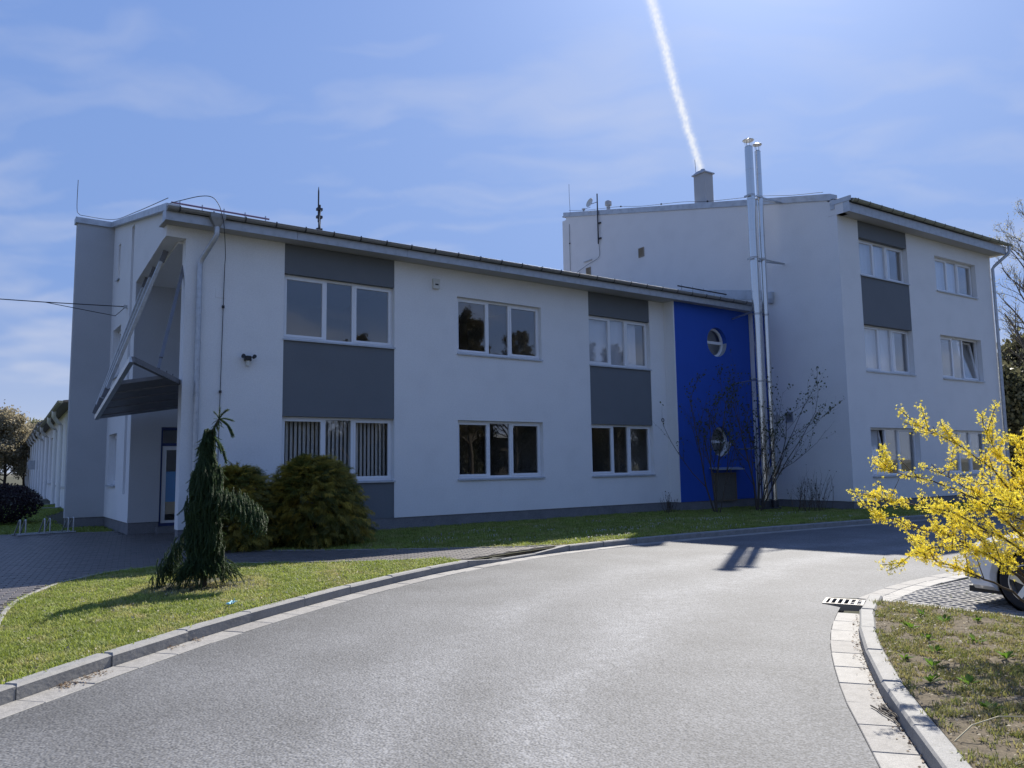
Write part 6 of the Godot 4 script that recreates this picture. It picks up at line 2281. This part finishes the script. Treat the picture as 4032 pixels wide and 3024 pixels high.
	var b := MB.new()
	for ln in lines:
		var pts: Array = ln[0]
		var rr := []
		for k in pts.size(): rr.append(lerpf(ln[1], 0.0025, float(k) / (pts.size() - 1)))
		if ln[1] > 0.01:
			var cb := MB.new()
			cb.tube(pts, rr, 6, false)
			part("cane", cb, M.twig, o)
		else:
			b.tube(pts, rr, 4, false)
		var dense := noise(2.5, 90)
		for k in pts.size() - 1:
			var l: float = pts[k].distance_to(pts[k + 1])
			var t := float(k) / (pts.size() - 1)
			if pts[k].y < 0.60: continue
			var many_ := int(l * (380.0 if ln[1] > 0.01 else 430.0) * ln[2])
			for q in many_:
				var p: Vector3 = pts[k].lerp(pts[k + 1], r.randf())
				if dense.get_noise_3dv(p * 3.0) < -0.14: continue
				bloom.call(p + Vector3(r.randfn(0, 0.022), r.randfn(0, 0.022), r.randfn(0, 0.022)), r.randf_range(0.65, 1.0))
	part("side_shoots", b, M.twig, o)
	var f := MB.new()
	for k in 4:
		var an := TAU * k / 4.0
		var d := Vector3(cos(an), 0, sin(an))
		var s := Vector3(-sin(an), 0, cos(an)) * 0.0048
		f.quad(Vector3.ZERO, d * 0.009 + Vector3.UP * 0.006 - s, d * 0.017 + Vector3.UP * 0.010, d * 0.009 + Vector3.UP * 0.006 + s)
	many("blossom", f.done(), M.petal, xf, co, o)

func litter() -> void:
	# a lost blue glove on the lawn
	var b := MB.new()
	b.cbox(Vector3(0, 0.02, 0), Vector3(0.07, 0.018, 0.055), 0.008)
	for k in 4:
		b.tube([Vector3(0.03, 0.02, -0.02 + k * 0.014), Vector3(0.06, 0.035, -0.03 + k * 0.02), Vector3(0.085, 0.03, -0.035 + k * 0.024)], [0.007, 0.007, 0.005], 6)
	b.tube([Vector3(0.0, 0.02, 0.02), Vector3(0.015, 0.05, 0.045), Vector3(0.02, 0.075, 0.05)], [0.008, 0.007, 0.005], 6)
	var m := plain(lin(0.25, 0.55, 0.66), 0.5)
	var o := solo("glove", b, m, "crumpled pale blue glove lying on the sunny lawn island", "glove")
	o.position = Vector3(2.73, 0.02, -9.5)
	o.rotation.y = 0.6
	# a bent dry twig against the near kerb
	var r := RandomNumberGenerator.new()
	r.seed = 4
	var t := MB.new()
	for k in 5:
		var p := Vector3(r.randfn(0, 0.04), 0.015, r.randfn(0, 0.04))
		var pts := []
		for q in 6:
			pts.append(p)
			p += Vector3(-0.06 + r.randfn(0, 0.03), r.randfn(0.0, 0.008), 0.045 + r.randfn(0, 0.03))
		for q in pts.size(): pts[q].y = maxf(pts[q].y, 0.012)
		t.tube(pts, [0.006, 0.006, 0.005, 0.005, 0.004, 0.003], 5)
	var tw := solo("dry_twig", t, M.bark_pale, "bent dry twigs lying on the slabs against the near kerb", "twig")
	tw.position = Vector3(5.32, RD + 0.006, -3.05)
	tw.rotation.y = 0.1
	var s := MB.new()
	s.tube([Vector3(0, 0.0, 0), Vector3(0.12, 0.08, 0.05), Vector3(0.3, 0.11, 0.12), Vector3(0.5, 0.09, 0.2)], [0.004, 0.004, 0.004, 0.003], 5)
	var st := solo("dry_stalk", s, plain(lin(0.55, 0.48, 0.30), 0.8), "pale dry stalk arching over the near verge by the kerb", "stalk")
	st.position = Vector3(4.75, -0.015, -2.28)

func parking_weeds() -> void:
	var r := RandomNumberGenerator.new()
	r.seed = 31
	var xf := []
	var co := []
	for p in scatter(pv([[9.0, -5.4], [13.5, -5.5], [13.5, -1.5], [9.1, -1.5]]), 80.0, r):
		xf.append(Transform3D(Basis(Vector3.UP, r.randf() * TAU).scaled(Vector3.ONE * r.randf_range(0.4, 0.9)), Vector3(p.x, RD - 0.03, p.y)))
		co.append(Color(0.12, 0.15, 0.035) * r.randf_range(0.6, 1.3))
	var m := many("grid_grass", tuft(10, 0.05, 0.02, r), M.leaf, xf, co, self)
	tag(m, "grass growing in the cells of the parking grid", "grass", "", "stuff")

# ---------------------------------------------------------------- all of it
func _ready() -> void:
	rng.seed = 1
	set_the_view()
	make_materials()
	lay_out()
	ground_and_road()
	kerbs()
	paving()
	parking()
	low_wing()
	tall_block()
	warehouse()
	canopy()
	flue(Vector3(22.40, 0, -16.40), 0.14, 13.06, "thicker steel flue pipe with rain cap, nearer the blue bay", [1.0, 2.0, 3.1, 4.2, 5.3, 6.4, 7.5, 8.6, 9.7, 10.8, 11.9])
	flue(Vector3(22.82, 0, -16.34), 0.105, 12.98, "thinner steel flue pipe with rain cap, nearer the tall block", [0.9, 1.9, 2.95, 4.05, 5.15, 6.25, 7.35, 8.45, 9.55, 10.65, 11.8])
	flue_brackets()
	gadgets()
	drain()
	bike_rack()
	car()
	neighbour()
	trees()
	spruce()
	cypress(Vector3(4.80, 0, -16.2), 1.68, 1.55, 1500, 81, "smaller golden thread cypress right behind the weeping spruce")
	cypress(Vector3(6.30, 0, -16.0), 1.86, 2.5, 3000, 82, "larger golden thread cypress covering the lower window's corner")
	hedge_bush()
	bare_shrub(Vector3(20.0, 0, -16.5), 4.7, 5, Vector3(0.0, 0, 0.0), 101, "bare shrub with few leaves in front of the round windows", 0.07)
	bare_shrub(Vector3(21.6, 0, -16.1), 4.7, 8, Vector3(0.12, 0, 0.30), 102, "bare many stemmed shrub in front of the steel flues", 0.07)
	twig_bush(Vector3(22.6, 0, -14.85), 1.25, 46, 0.42, 111, "wide leafless twiggy bush at the tall block's wall foot")
	twig_bush(Vector3(18.95, 0, -17.6), 0.7, 16, 0.14, 112, "small leafless twiggy bush left of the blue bay")
	forsythia()
	grass()
	parking_weeds()
	litter()
